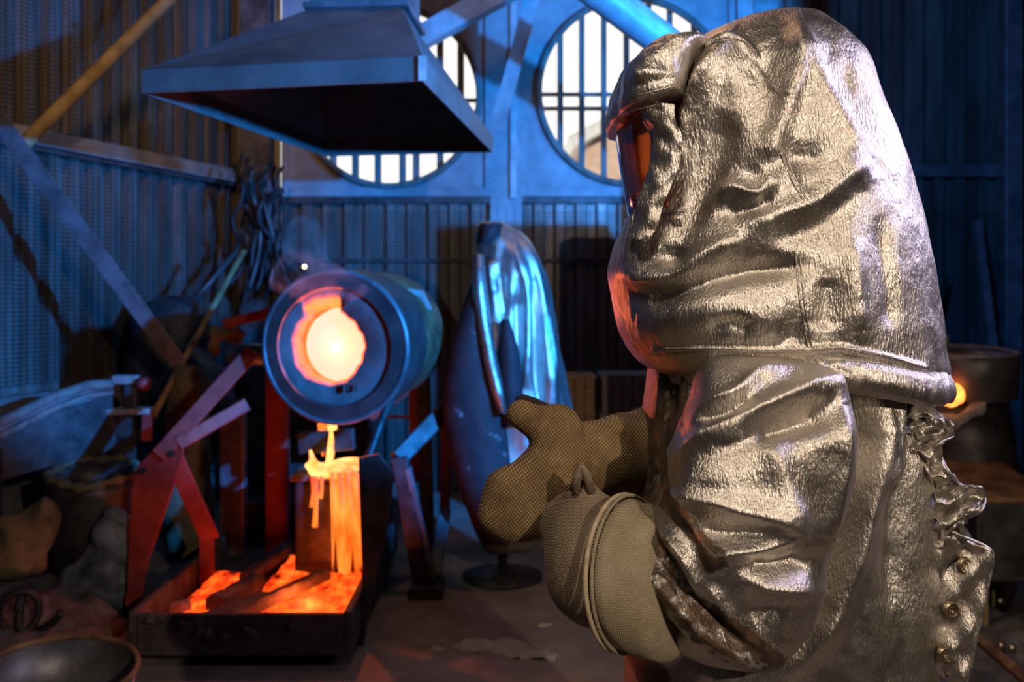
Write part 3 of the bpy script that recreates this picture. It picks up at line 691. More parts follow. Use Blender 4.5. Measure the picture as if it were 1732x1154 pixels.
pv, pf = sdf_mesh(body, (.0, 1.45, .03), (.75, 2.22, 1.92), .016)
person = mesh_np('person', pv, pf, M['skin'])
tag(person, 'person in silver aluminised heat suit with hood and tinted visor, clasping mittened hands', 'person')

# hood shell
hood_rows = [(26, 1322, 1352, .015, .015), (29, 1290, 1364, .045, .05), (36, 1262, 1385, .075, .08), (50, 1222, 1402, .10, .11), (75, 1172, 1425, .135, .15), (105, 1140, 1446, .16, .18),
             (150, 1128, 1463, .18, .20), (200, 1126, 1483, .195, .22), (250, 1120, 1503, .21, .23), (300, 1108, 1520, .225, .24), (350, 1082, 1532, .235, .25),
             (390, 1056, 1540, .245, .26), (430, 1040, 1547, .255, .27), (462, 1034, 1551, .262, .275), (500, 1040, 1555, .265, .28), (540, 1047, 1560, .265, .28),
             (580, 1062, 1563, .26, .28), (610, 1085, 1570, .255, .275), (628, 1108, 1574, .24, .26)]
V, f, nr, nt = drape(hood_rows, SKEL, 230, 320, .82)
hf = [
 ([(1232, 70), (1195, 130), (1163, 215), (1122, 310), (1078, 385), (1063, 430)], .034, 18, 14, 1.5),
 ([(1225, 180), (1192, 300), (1150, 390), (1120, 430)], -.020, 42, 34, 2),
 ([(1352, 52), (1350, 110), (1332, 175), (1312, 240), (1296, 300)], .026, 26, 17, 1.3),
 ([(1275, 95), (1300, 150), (1300, 230)], -.010, 28, 26, 2),
 ([(1362, 58), (1376, 110), (1405, 170), (1440, 222), (1470, 262)], .026, 30, 14, 1.2),
 ([(1400, 110), (1450, 190), (1490, 300)], -.016, 26, 30, 2),
 ([(1472, 262), (1430, 302), (1370, 345), (1305, 372), (1250, 392)], .026, 30, 34, 1.3),
 ([(1462, 292), (1420, 345), (1372, 385), (1300, 405)], -.012, 26, 26, 2),
 ([(1390, 262), (1330, 272), (1300, 300)], -.016, 26, 20, 2),
 ([(1200, 338), (1240, 318), (1278, 330), (1312, 300), (1330, 268)], .017, 17, 15, 1.4),
 ([(1225, 362), (1280, 352), (1310, 335)], -.012, 15, 13, 2),
 ([(1052, 492), (1110, 500), (1190, 478), (1270, 455), (1360, 448)], -.026, 20, 20, 2),
 ([(1040, 452), (1085, 474), (1140, 468), (1195, 432), (1262, 402)], .018, 18, 20, 1.5),
 ([(1128, 432)], -.022, 26, 20, 2), ([(1220, 530)], .020, 110, 45, 2), ([(1105, 570)], .010, 50, 40, 2),
 ([(1340, 540), (1345, 580)], -.008, 20, 16, 2), ([(1400, 470), (1395, 560)], -.010, 18, 22, 2), ([(1440, 400), (1455, 560)], .012, 20, 18, 1.6),
 ([(1490, 380), (1510, 560)], -.008, 16, 16, 2), ([(1270, 560), (1240, 545), (1200, 555)], -.010, 12, 14, 2),
 ([(1140, 120), (1138, 180)], -.006, 10, 14, 2),
 # seams
 ([(1345, 424), (1352, 500), (1366, 592)], .0045, 3.5, 3.5, 2, 0), ([(1273, 104), (1300, 140), (1328, 168)], .0045, 4, 4, 2, 0), ([(1320, 258), (1340, 305), (1356, 335)], .0045, 3.5, 3.5, 2, 0),
 ([(1195, 76), (1215, 68), (1245, 66), (1268, 78), (1280, 97)], .006, 5, 5, 2, 0), ([(1165, 100), (1140, 96), (1110, 108)], .005, 4, 4, 2, 0),
 ([(1105, 592), (1200, 588), (1300, 592), (1420, 588), (1440, 592), (1500, 604), (1562, 622)], .006, 4.5, 4.5, 2, 0)]
V = billow(V, f, .016, 4.5, 3)
V = crumple(V, f, [(9, .003), (22, .0014), (50, .0007)], 3)
V = folds(V, f, hf)
HV, HP, HN = V, pix(V), normals(V, f)
def seam(name, line, r, par, mat=None, V_=None, P_=None, N2=None, lift=.0005, stitch=0):
    V_ = HV if V_ is None else V_; P_ = HP if P_ is None else P_; N2 = HN if N2 is None else N2
    ok = np.where(N2[:, 1] < .05)[0]; pts = []
    for q in smooth_line(line, 9):
        d = np.hypot(P_[ok, 0]-q[0], P_[ok, 1]-q[1]); k = ok[np.argsort(d)[:4]]; w4 = 1/(np.sort(d)[:4]+.4); w4 /= w4.sum()
        y = (V_[k, 1]*w4).sum(); pts.append(P(q[0], q[1], y-lift))
    ys = np.array([p.y for p in pts]); ys = np.convolve(np.pad(ys, 2, 'edge'), np.ones(5)/5, 'valid')
    pts = [Vector((p.x*y/p.y, y, EYE+(p.z-EYE)*y/p.y)) for p, y in zip(pts, ys)]
    if stitch:
        m = MB(); 
        for a, b_ in zip(pts[:-1], pts[1:]): m.tube([a.lerp(b_, .1), a.lerp(b_, .6)], r, 5)
        return tag(m.build(name, mat or M['alu'], par, True), kind='stuff')
    return MB().tube(pts, r, 6).build(name, mat or M['alu'], par, True)
hood = mesh_np('hood', V, f, M['alu'], person, attr=wear_lines(V, [([(1050, 500), (1070, 600), (1110, 625)], 26, .30)]))
M['thread'] = M['steel_dark']
for ln in ([(1345, 424), (1352, 500), (1366, 588)], [(1352, 424), (1359, 500), (1373, 588)], [(1273, 104), (1300, 140), (1328, 168)], [(1320, 258), (1340, 305), (1356, 335)], [(1325, 255), (1346, 303), (1361, 333)],
           [(1195, 78), (1215, 69), (1245, 66), (1268, 78), (1281, 98)], [(1120, 590), (1200, 589), (1300, 592), (1420, 588), (1440, 590), (1500, 602), (1558, 620)]):
    seam('seam', ln, .0016, hood)
# hem band of the hood: gathered in the middle, plain towards the back
hem_rows = [(592, 1098, 1566, .268, .28), (600, 1100, 1570, .275, .287), (615, 1108, 1577, .277, .288), (630, 1112, 1580, .272, .284), (640, 1114, 1578, .262, .276)]
def hem_shift(V):
    p = pix(V); t = np.clip((p[:, 0]-1420)/150, 0, 1); V[:, 2] -= .026*t**1.5; return V
V, f, nr, nt = drape(hem_rows, SKEL, 26, 420, .82)
V = hem_shift(V); g = pix(V)[:, 0]
N_ = normals(V, f); V = V+N_*((.004*np.sin(g*.42+2*np.sin(g*.11))*np.exp(-((g-1365)/62)**2))[:, None])
V = crumple(V, f, [(40, .002)], 8)
mesh_np('hood_hem', V, f, M['alu'], hood, attr=np.zeros(len(V)))
# brow flap over the visor
flap = [(84, 1150, 1175, .10, .12), (98, 1098, 1176, .168, .16), (125, 1062, 1160, .188, .17), (150, 1042, 1152, .196, .18), (180, 1034, 1146, .20, .18), (205, 1031, 1143, .202, .18), (216, 1032, 1140, .20, .18)]
V, f, nr, nt = drape(flap, SKEL, 70, 200, .72)
t_ = np.clip((pix(V)[:, 0]-1032)/105, 0, 1)
low = np.clip((.2+EYE-V[:, 2]-.05)/.3, 0, 1)
zt = V[:, 2].max(); zb = V[:, 2].min(); k_ = (zt-V[:, 2])/(zt-zb)
V[:, 2] += .034*t_*k_                                    # the lower edge rises towards the back
V = folds(V, f, [([(1036, 190), (1085, 168), (1128, 158)], .004, 4, 4, 2, 0), ([(1042, 160), (1085, 140), (1130, 132)], -.006, 8, 8, 2), ([(1100, 128)], .010, 26, 14, 2), ([(1060, 150), (1090, 125)], .006, 10, 10, 2)])
V = crumple(V, f, [(18, .004), (45, .0015)], 5)
flap_o = mesh_np('brow_flap', V, f, M['alu'], hood, attr=np.zeros(len(V)))
for ln in ([(1038, 200), (1060, 190), (1100, 180), (1130, 168)], [(1042, 176), (1065, 166), (1100, 156), (1132, 148)], [(1132, 178), (1137, 140), (1142, 112)]):
    seam('seam', ln, .0013, flap_o, None, V, pix(V), normals(V, f))
# visor: curved tinted sheet with a fabric rim
def sheet(name, rows, Yc, nth, a0, a1, mat, par, e=1., thick=.004, attr=True):
    v = []; nr_ = len(rows); s = Yc/F
    for t in (0, thick):
        for (py, xl, xr, d) in rows:
            for k in range(nth):
                th = a0+(a1-a0)*k/(nth-1); c = math.cos(th); sn = math.sin(th)
                x = (xl+xr)/2+((xr-xl)/2-t/s)*(math.copysign(abs(c)**e, c)); y = Yc-(d-t)*math.copysign(abs(sn)**e, sn)
                v.append(((x-HX)*s, y, EYE-(py-HY)*s))
    n = nr_*nth; f = []
    for i in range(nr_-1):
        for k in range(nth-1): f += [(i*nth+k, i*nth+k+1, (i+1)*nth+k+1, (i+1)*nth+k), (n+i*nth+k, n+(i+1)*nth+k, n+(i+1)*nth+k+1, n+i*nth+k+1)]
    for i in range(nr_-1): f += [(i*nth, (i+1)*nth, n+(i+1)*nth, n+i*nth), (i*nth+nth-1, n+i*nth+nth-1, n+(i+1)*nth+nth-1, (i+1)*nth+nth-1)]
    for k in range(nth-1): f += [(k, n+k, n+k+1, k+1), ((nr_-1)*nth+k, (nr_-1)*nth+k+1, n+(nr_-1)*nth+k+1, n+(nr_-1)*nth+k)]
    return mesh_np(name, np.array(v), f, mat, par, attr=np.zeros(len(v)) if attr else None)
sheet('visor', [(185, 1040, 1240, .165), (230, 1042, 1240, .168), (280, 1049, 1240, .17), (330, 1058, 1240, .17), (374, 1065, 1240, .165)], SKEL, 40, PI*.66, PI*1.34, M['visor'], hood, attr=False)
# side edging of the face opening
edge_pts = [(1094, 172), (1097, 196), (1112, 232), (1110, 270), (1098, 310), (1086, 345), (1078, 380), (1066, 402)]
def on_hood(px, py, Y): return P(px, py, Y)
mm = MB(); L2 = smooth_line(edge_pts, 6); v = []; ff = []
for i, (px, py) in enumerate(L2):
    wv = 44*(1-.35*i/len(L2))
    for j in range(9):
        q = j/8; bulge = math.sin(PI*q)*.010+.006*mnoise.noise(Vector((i*.25, j*.4, 2)))
        v.append(P(px+wv*(q-.15)*1.25, py+4*q, 1.678-.03*q-bulge))
n_ = len(L2)
ff = [(i*9+j, i*9+j+1, (i+1)*9+j+1, (i+1)*9+j) for i in range(n_-1) for j in range(8)]
k0 = len(v); v += [Vector(p)+Vector((.0, .03, 0)) for p in v]; ff += [tuple(q+k0 for q in t[::-1]) for t in ff]
mesh_np('visor_edging', np.array([tuple(p) for p in v]), ff, M['alu'], hood, attr=np.zeros(len(v)))
sheet('chin_rim', [(370, 1057, 1240, .176), (385, 1056, 1240, .178), (402, 1058, 1240, .176), (418, 1064, 1240, .17)], SKEL, 40, PI*.56, PI*1.44, M['alu'], hood)

# jacket body
jr = [(575, 1140, 1500, .14, .16), (610, 1106, 1512, .185, .20), (660, 1098, 1520, .205, .215), (720, 1090, 1530, .21, .22), (780, 1082, 1543, .215, .225), (850, 1074, 1556, .215, .225),
      (920, 1070, 1566, .215, .225), (1000, 1066, 1574, .22, .225), (1080, 1064, 1578, .22, .23), (1160, 1062, 1582, .225, .23), (1260, 1058, 1590, .23, .235), (1340, 1055, 1596, .235, .24)]
V, f, nr, nt = drape(jr, SKEL, 230, 300, .8)
jf = [([(1478, 640), (1486, 740), (1462, 850), (1432, 960), (1398, 1050), (1340, 1130)], .038, 26, 24, 1.5),
      ([(1442, 660), (1440, 780), (1412, 900), (1392, 1000), (1352, 1090)], -.022, 20, 26, 2),
      ([(1503, 645), (1510, 700), (1506, 770), (1492, 830)], .024, 9, 14, 1.3), ([(1524, 660), (1516, 780), (1505, 900), (1500, 1000)], -.016, 18, 24, 2),
      ([(1560, 700), (1572, 900), (1576, 1120)], .014, 40, 30, 2), ([(1450, 1154), (1470, 1000), (1490, 880)], .010, 30, 30, 2),
      ([(1115, 620), (1105, 720), (1095, 800)], .014, 12, 14, 1.5), ([(1140, 600), (1130, 690), (1118, 740)], -.016, 12, 12, 2), ([(1165, 610), (1160, 690), (1150, 760)], .016, 9, 12, 1.4),
      ([(1100, 1120), (1150, 1090)], .01, 14, 14, 2), ([(1180, 1130), (1240, 1154)], .012, 20, 20, 2)]
V = billow(V, f, .004, 4.5, 9)
V = crumple(V, f, [(7, .004), (20, .0012)], 11)
V = folds(V, f, jf)
wr_ = wear_lines(V, [([(1110, 600), (1100, 720), (1085, 800)], 34, .62), ([(1150, 600), (1150, 700), (1125, 770)], 26, .58), ([(1075, 1090), (1110, 1154)], 30, .62), ([(1190, 590)], 14, .7)])
jacket = mesh_np('jacket', V, f, M['alu'], person, attr=wr_)
# near sleeve: wide and baggy, bent at the elbow
SY = 1.60
sr = [(596, 1236, 1372, .03, .06, .08), (612, 1205, 1402, .075, .09, .05), (640, 1186, 1418, .105, .10, .03), (680, 1170, 1426, .125, .11, .015), (730, 1150, 1430, .135, .12, 0), (790, 1128, 1428, .14, .12, 0), (840, 1112, 1416, .14, .12, 0),
      (880, 1090, 1404, .138, .12, 0), (920, 1066, 1394, .135, .12, 0), (960, 1060, 1386, .13, .12, 0), (1000, 1068, 1380, .125, .115, 0), (1040, 1090, 1366, .11, .105, 0), (1075, 1118, 1346, .095, .09, 0), (1100, 1158, 1330, .07, .075, 0), (1116, 1210, 1318, .045, .05, 0), (1124, 1262, 1306, .018, .03, 0)]
V, f, nr, nt = drape(sr, SY, 240, 300, .78)
sf = [([(1150, 726), (1200, 690), (1252, 668), (1282, 640), (1330, 622)], .022, 12, 14, 1.5), ([(1180, 712), (1225, 700), (1268, 672)], -.010, 9, 9, 2),
      ([(1132, 792), (1180, 752), (1250, 722), (1300, 694), (1360, 668), (1420, 640)], .030, 20, 18, 1.4),
      ([(1275, 735), (1330, 712), (1405, 690)], -.034, 26, 20, 2), ([(1300, 730), (1322, 800), (1352, 892)], .016, 34, 20, 1.5),
      ([(1135, 842), (1200, 852), (1280, 872), (1356, 895)], .026, 14, 34, 1.35), ([(1170, 890), (1240, 905), (1320, 905)], -.018, 20, 20, 2),
      ([(1205, 936), (1270, 928), (1320, 914), (1354, 897)], .018, 12, 16, 1.4), ([(1265, 960), (1310, 962), (1372, 948)], -.024, 16, 16, 2),
      ([(1272, 982), (1310, 992), (1372, 1000)], .018, 16, 22, 1.5), ([(1262, 1040), (1330, 1030)], -.012, 26, 26, 2),
      ([(1408, 650), (1420, 690), (1428, 760), (1412, 850), (1396, 920)], .014, 10, 16, 1.4), ([(1215, 800)], .012, 60, 34, 2),
      # cuff-side folds running down to the elbow
      ([(1082, 930), (1120, 985), (1170, 1040), (1250, 1100), (1310, 1120)], .024, 16, 18, 1.4), ([(1100, 905), (1135, 960), (1175, 1020), (1240, 1075)], -.020, 11, 11, 2), ([(1120, 900), (1158, 945), (1185, 1000)], .018, 9, 12, 1.4),
      ([(1070, 960), (1095, 1030), (1150, 1085)], -.016, 11, 11, 2), ([(1140, 830), (1165, 880), (1200, 935)], .012, 7, 9, 1.5), ([(1205, 945)], .012, 16, 22, 2), ([(1195, 990), (1250, 1060), (1300, 1095)], .010, 8, 12, 1.5)]
V = billow(V, f, .010, 6, 15)
V = crumple(V, f, [(6, .004), (16, .0015)], 21, (1, 1, 1))
V = folds(V, f, sf)
wr_ = wear_lines(V, [([(1090, 890), (1120, 980), (1190, 1060), (1300, 1120)], 40, .52), ([(1130, 850), (1190, 920), (1200, 960)], 17, .66), ([(1120, 770), (1128, 850)], 9, .72), ([(1206, 945)], 30, .64), ([(1150, 620), (1140, 720)], 20, .5), ([(1210, 1040), (1310, 1118)], 22, .62)])
sleeve = mesh_np('sleeve', V, f, M['alu'], jacket, attr=wr_)
# far sleeve, mostly behind the body
pv, pf = sdf_mesh(smin([cone(W(1310, 620, .17), W(1240, 800, .22), .10, .10), cone(W(1240, 800, .22), W(1140, 790, .14), .10, .085)], .05), (.2, 1.8, .9), (.72, 2.25, 1.5), .014)
mesh_np('sleeve', pv, pf, M['alu'], jacket, attr=np.zeros(len(pv)))
# trousers and boots below the coat
tr = smin([cone(W(1315, 1100, -.09), W(1310, 1400, -.10), .115, .10), cone(W(1310, 1400, -.10), W(1325, 1700, -.10), .10, .085), cone(W(1315, 1100, .09), W(1300, 1400, .10), .115, .10), cone(W(1300, 1400, .10), W(1315, 1700, .10), .10, .085)], .02)
pv, pf = sdf_mesh(tr, (.2, 1.6, .05), (.8, 2.1, .9), .018); mesh_np('trousers', pv, pf, M['alu'], person, attr=np.zeros(len(pv)))
for dy in (-.10, .10):
    c = W(1320, 1790, dy); bt = smin([cone((c[0], c[1], .25), (c[0], c[1], .07), .062, .058), cone((c[0]+.02, c[1], .05), (c[0]-.16, c[1], .045), .05, .045)], .04)
    pv, pf = sdf_mesh(lambda X, Y, Z: np.maximum(bt(X, Y, Z), .003-Z), tuple(c-np.array((.3, .1, c[2]+.012))), (c[0]+.12, c[1]+.1, .34), .013)
    mesh_np('boot', pv, pf, M['leather'], person)

# far mitten: thumb up, fingers curled down; gauntlet running back into the far sleeve
GY = 1.72
def G(px, py, dy=0): return tuple(P(px, py, GY))[0:1]+(GY+dy,)+tuple(P(px, py, GY))[2:]
mit = smin([cone(G(935, 815, .0), G(880, 850, -.005), .072, .060), cone(G(955, 770, .01), G(945, 720, .01), .050, .036), cone(G(945, 735), G(882, 700, -.01), .036, .026),
            cone(G(855, 822, -.02), G(838, 866, -.025), .034, .030), cone(G(876, 836, -.03), G(866, 880, -.036), .034, .028), cone(G(903, 840, -.03), G(900, 878, -.036), .034, .026), cone(G(930, 836, -.02), G(932, 868, -.024), .033, .026)], .022)
gau = cone(G(1005, 788, .04), G(1230, 800, .34), .071, .095)
pv, pf = sdf_mesh(mit, (-.15, 1.55, 1.0), (.18, 1.85, 1.32), .0075)
glove = mesh_np('glove', pv, pf, M['burlap'], person); glove['label'] = 'brown burlap mitten with thumb raised'
gcut = lambda X, Y, Z: np.maximum(gau(X, Y, Z), .112-X+.0*Z)+.0016*np.sin(X*95+Z*20)
gv, gf = sdf_mesh(gcut, (.06, 1.58, .98), (.42, 2.12, 1.36), .0075)
gau_o = mesh_np('gauntlet', gv, gf, M['burlap'], glove)
bind = [G(872, 676, -.005), G(884, 672, -.004), G(905, 679, 0), G(930, 692, .01), G(958, 706, .02), G(972, 712, .02)]
MB().tube([Vector(p) for p in bind], [.003, .006, .006, .006, .006, .004], 8).build('binding', M['binding'], glove, True)
# near mitten: wide sleeve end of the glove and the hidden hand behind the other mitten
HYc = 1.56
def H(px, py, dy=0): p = P(px, py, HYc+dy); return (p.x, p.y, p.z)
near = smin([cone(H(1075, 985, 0), H(1020, 962, .0), .078, .084), cone(H(1020, 962, 0), H(1000, 915, .05), .084, .068), cone(H(1000, 915, .05), H(960, 870, .14), .066, .052), cone(H(960, 870, .14), H(905, 835, .24), .052, .046),
             cone(H(990, 905, .07), H(992, 815, .04), .03, .010), cone(H(905, 835, .24), H(875, 800, .26), .026, .018), cone(H(905, 850, .25), H(868, 830, .27), .026, .018), cone(H(908, 865, .25), H(870, 858, .27), .025, .017), cone(H(912, 880, .25), H(878, 882, .27), .022, .016)], .035)
hv, hfc = sdf_mesh(near, (-.15, 1.38, .88), (.28, 2.0, 1.28), .0085)
g2 = mesh_np('glove', hv, hfc, M['burlap_pale'], person); g2['label'] = 'pale burlap mitten with cream cuff, palm turned away'
MB().tube([H(972, 830, .03), H(978, 800, .02), H(984, 788, .02), H(991, 800, .02), H(999, 832, .03)], [.009, .007, .006, .007, .009], 10).build('loop', M['burlap_pale'], g2, True)
# cream cuff: rings swept from the glove towards the elbow
def ringed(stations, name, mat, par, n=64):
    v = []
    for (cx, cy, rx, ry, tilt, dy, dpt) in stations:
        for k in range(n):
            th = 2*PI*k/n; a = rx*math.cos(th); b_ = ry*math.sin(th); c = math.cos(tilt); s = math.sin(tilt)
            p = P(cx, cy, HYc); sc = HYc/F
            v.append((p.x+(a*c-b_*s)*sc, HYc+dy-dpt*math.cos(th), p.z-(a*s+b_*c)*sc))
    m_ = len(stations); f = [(i*n+k, i*n+(k+1) % n, (i+1)*n+(k+1) % n, (i+1)*n+k) for i in range(m_-1) for k in range(n)]
    f += [tuple(range(n)), tuple((m_-1)*n+k for k in range(n))]
    return mesh_np(name, np.array(v), f, mat, par)
# the ring plane faces left; its near rim is what we see as an arc
def cuff_st(cx, cy, ry): return (cx, cy, .56*ry, ry, -.10, 0, -.00086*ry)
ST = [cuff_st(1062, 968, 112), cuff_st(1066, 970, 124), cuff_st(1080, 976, 122), cuff_st(1094, 981, 126), cuff_st(1108, 986, 121), cuff_st(1122, 990, 123), cuff_st(1136, 995, 117), cuff_st(1150, 1000, 100)]
cuff = ringed(ST, 'cuff', M['cuff'], g2)
def arc(cx, cy, rx, ry, tilt, dpt, n=48):
    out = []
    for k in range(n):
        th = 2*PI*k/n; a = rx*math.cos(th); b_ = ry*math.sin(th); c = math.cos(tilt); s = math.sin(tilt); p = P(cx, cy, HYc); sc = HYc/F
        out.append(Vector((p.x+(a*c-b_*s)*sc, HYc-dpt*math.cos(th), p.z-(a*s+b_*c)*sc)))
    return out
MB().tube(arc(1054, 967, 72, 127, -.10, -.110), .0038, 8, closed=True).build('piping', M['piping'], cuff, True)
MB().tube(arc(1064, 969, 72, 128, -.10, -.110), .0030, 8, closed=True).build('piping', M['cuff'], cuff, True)
# loose strap at the back: gathered band, then a flat tab with press studs
def ribbon(name, pts, mat, par, th=.004):                 # pts: list of (left edge, right edge)
    n = len(pts); K = 14; v = []
    for l, r in pts:
        l = Vector(l); r = Vector(r); nrm = Vector((0, 1, 0))
        for j in range(K): v.append(l.lerp(r, j/(K-1))+Vector((0, .012*math.sin(len(v)*.031+j*.55)*math.sin(PI*j/(K-1)), .004*math.sin(j*1.1+len(v)*.05))))
    A = np.array([tuple(p) for p in v]); f = [(i*K+j, i*K+j+1, (i+1)*K+j+1, (i+1)*K+j) for i in range(n-1) for j in range(K-1)]
    N_ = normals(A, f); B = A-N_*th
    k = len(A); f2 = f+[tuple(q+k for q in t[::-1]) for t in f]
    for i in range(n-1): f2 += [(i*K, (i+1)*K, (i+1)*K+k, i*K+k), (i*K+K-1, i*K+K-1+k, (i+1)*K+K-1+k, (i+1)*K+K-1)]
    f2 += [(j, j+k, j+1+k, j+1) for j in range(K-1)]+[((n-1)*K+j, (n-1)*K+j+1, (n-1)*K+j+1+k, (n-1)*K+j+k) for j in range(K-1)]
    return np.vstack([A, B]), f2
BY = 1.68
eL = [(1530, 628), (1508, 664), (1506, 688), (1524, 706), (1548, 706), (1540, 724), (1546, 744), (1544, 760), (1562, 776), (1570, 800), (1580, 826), (1586, 850), (1580, 868), (1592, 888), (1580, 904), (1588, 930)]
eR = [(1572, 628), (1584, 656), (1578, 684), (1592, 704), (1611, 719), (1613, 737), (1591, 750), (1593, 774), (1606, 800), (1628, 821), (1656, 824), (1667, 842), (1660, 864), (1638, 876), (1628, 886), (1644, 912)]
zz = [0, -1, .6, -1, 1, -.8, 1, -.6, .4, -.5, .8, -1, 1, -1, 1, 0]
aL = smooth_line(eL, 8); aR = smooth_line(eR, 8); az = pchip(np.linspace(0, 1, len(zz)), zz, np.linspace(0, 1, len(aL)))
L_ = [P(a[0], a[1], BY+.022*z) for a, z in zip(aL, az)]; Rr = [P(a[0], a[1], BY-.012-.02*z) for a, z in zip(aR, az)]
v_s, f_s = ribbon('s', list(zip(L_, Rr)), None, None)
strap = mesh_np('strap', v_s, f_s, M['alu'], jacket, attr=np.zeros(len(v_s)))
for edge in (L_, Rr): MB().tube(edge[::2], .0026, 6).build('edge_piping', M['alu'], strap, True)
tabL = smooth_line([(1588, 915), (1584, 940), (1580, 1000), (1574, 1070), (1575, 1110), (1620, 1168)], 8); tabR = smooth_line([(1612, 900), (1678, 938), (1668, 1000), (1650, 1080), (1640, 1130), (1628, 1170)], 8)
tp = [(P(a[0], a[1], BY+.01), P(b_[0], b_[1], BY-.02)) for a, b_ in zip(tabL, tabR)]
v_s, f_s = ribbon('t', tp, None, None, .005)
v_s = np.array(v_s); v_s[:, 1] += .003*np.sin(v_s[:, 0]*160+v_s[:, 2]*60)
tab = mesh_np('strap_tab', v_s, f_s, M['alu'], strap, attr=np.zeros(len(v_s)))
MB().tube([Vector(p[1])+Vector((0, -.003, 0)) for p in tp], .003, 6).build('edge_piping', M['alu'], tab, True)
MB().tube([Vector(p[0])+Vector((0, -.003, 0)) for p in tp], .0025, 6).build('edge_piping', M['alu'], tab, True)
for px, py in ((1632, 957), (1609, 1032), (1598, 1108)):
    MB().lathe([(0, .004), (.0035, .004), (.0035, -.002), (.006, -.003), (.008, -.001), (.0105, -.005), (.0135, -.004), (.0145, .003)], P(px, py, BY-.012), (-.25, 1, 0), 28).build('press_stud', M['brass'], tab, True)
# ------------------------------------------------------------------ aluminised coat draped on a stand beside the furnace
CY = 5.0
cs = empty('draped_coat', (P(850, 800, CY).x, CY, 0), 'blue-lit silver aluminised coat draped over a stand behind the mittens', 'coat')
cr_ = [(378, 818, 832, .02, .02), (384, 812, 852, .05, .05), (400, 808, 878, .09, .08), (430, 812, 900, .13, .11), (470, 804, 920, .16, .14), (520, 790, 932, .19, .16), (580, 774, 943, .21, .18),
       (640, 762, 952, .22, .19), (700, 756, 962, .23, .19), (760, 766, 960, .22, .18), (830, 786, 945, .20, .16), (890, 806, 922, .17, .13), (920, 818, 905, .13, .10)]
V, f, nr, nt = drape(cr_, CY, 130, 160, .85)
V = crumple(V, f, [(5, .016), (12, .008)], 31, (1, 1, .4))
V = folds(V, f, [([(832, 392), (862, 440), (868, 520)], .03, 12, 16, 1.5), ([(880, 400), (905, 470), (915, 560), (935, 690)], .045, 10, 12, 1.5), ([(868, 420), (890, 520), (888, 640)], .045, 9, 11, 1.5), ([(875, 480), (878, 600), (870, 690)], -.04, 7, 7, 2),
                 ([(900, 480), (908, 600), (915, 700)], -.045, 7, 7, 2), ([(845, 460), (855, 540)], -.03, 9, 9, 2), ([(830, 440), (838, 500)], .03, 9, 9, 1.5), ([(922, 520), (940, 640)], .02, 6, 6, 2)])
mesh_np('coat_shell', V, f, M['alu'], cs, attr=wear_lines(V, [([(805, 480), (840, 680)], 16, .3), ([(770, 560), (765, 660), (780, 760), (810, 900)], 58, .8), ([(850, 600), (855, 680)], 16, .5)]))
def strip(name, pts, Y, mat, th=.02, wob=.012):
    m = MB(); n = len(pts); v = []; K = 5
    for i, (xl, xr, py) in enumerate(pts):
        for j in range(K):
            x = xl+(xr-xl)*j/(K-1); v.append(P(x, py, Y-.05*math.sin(PI*j/(K-1))+wob*math.sin(i*1.7+j)))
    f = [(i*K+j, i*K+j+1, (i+1)*K+j+1, (i+1)*K+j) for i in range(n-1) for j in range(K-1)]; k = len(v)
    v += [p+Vector((0, th, 0)) for p in v]; f += [tuple(q+k for q in t[::-1]) for t in f]
    bnd = [j for j in range(K)]+[i*K+K-1 for i in range(1, n)]+[(n-1)*K+j for j in range(K-2, -1, -1)]+[i*K for i in range(n-2, 0, -1)]
    f += [(bnd[i], bnd[(i+1) % len(bnd)], bnd[(i+1) % len(bnd)]+k, bnd[i]+k) for i in range(len(bnd))]
    return m.add(v, f).build(name, mat, cs, True, attr=[.35]*len(v))
strip('charred_panel', [(800, 815, 470), (778, 826, 530), (762, 832, 590), (752, 845, 650), (750, 856, 710), (760, 862, 770), (778, 866, 830), (800, 868, 885), (826, 862, 918)], CY-.24, M['darkcloth'])
strip('inner_lining', [(848, 862, 540), (842, 880, 600), (846, 884, 660), (852, 888, 720)], CY-.27, M['darkcloth'])
strip('placket', [(800, 818, 430), (798, 824, 490), (808, 832, 550), (818, 842, 610), (830, 852, 660), (842, 862, 700)], CY-.285, M['alu'])
strip('collar', [(812, 850, 378), (808, 846, 396), (806, 832, 412)], CY-.15, M['darkcloth'])
MB().lathe([(0, 0), (.022, 0), (.022, 1.55), (0, 1.55)], (P(850, 800, CY).x, CY, .02), (0, 0, 1), 14).build('stand_pole', M['steel_dark'], cs, True)
MB().lathe([(0, 0), (.20, 0), (.20, .02), (.03, .045), (0, .045)], (P(850, 800, CY).x, CY, 0), (0, 0, 1), 28).build('stand_base', M['steel_dark'], cs, True)

# ------------------------------------------------------------------ left side clutter
def lump(name, fs, k, lo, hi, h, mat, label, cat, jit=(9, .012), stuff=None):
    V, f = sdf_mesh(smin(fs, k), lo, hi, h)
    N_ = normals(V, f) if len(f) else None
    V = V+np.array([tuple(mnoise.noise_vector(Vector(p)*jit[0])*jit[1]) for p in V])
    return tag(mesh_np(name, V, f, mat), label, cat, kind=stuff)
def around(c, r): c = np.array(tuple(c)); return tuple(c-r), tuple(c+r)
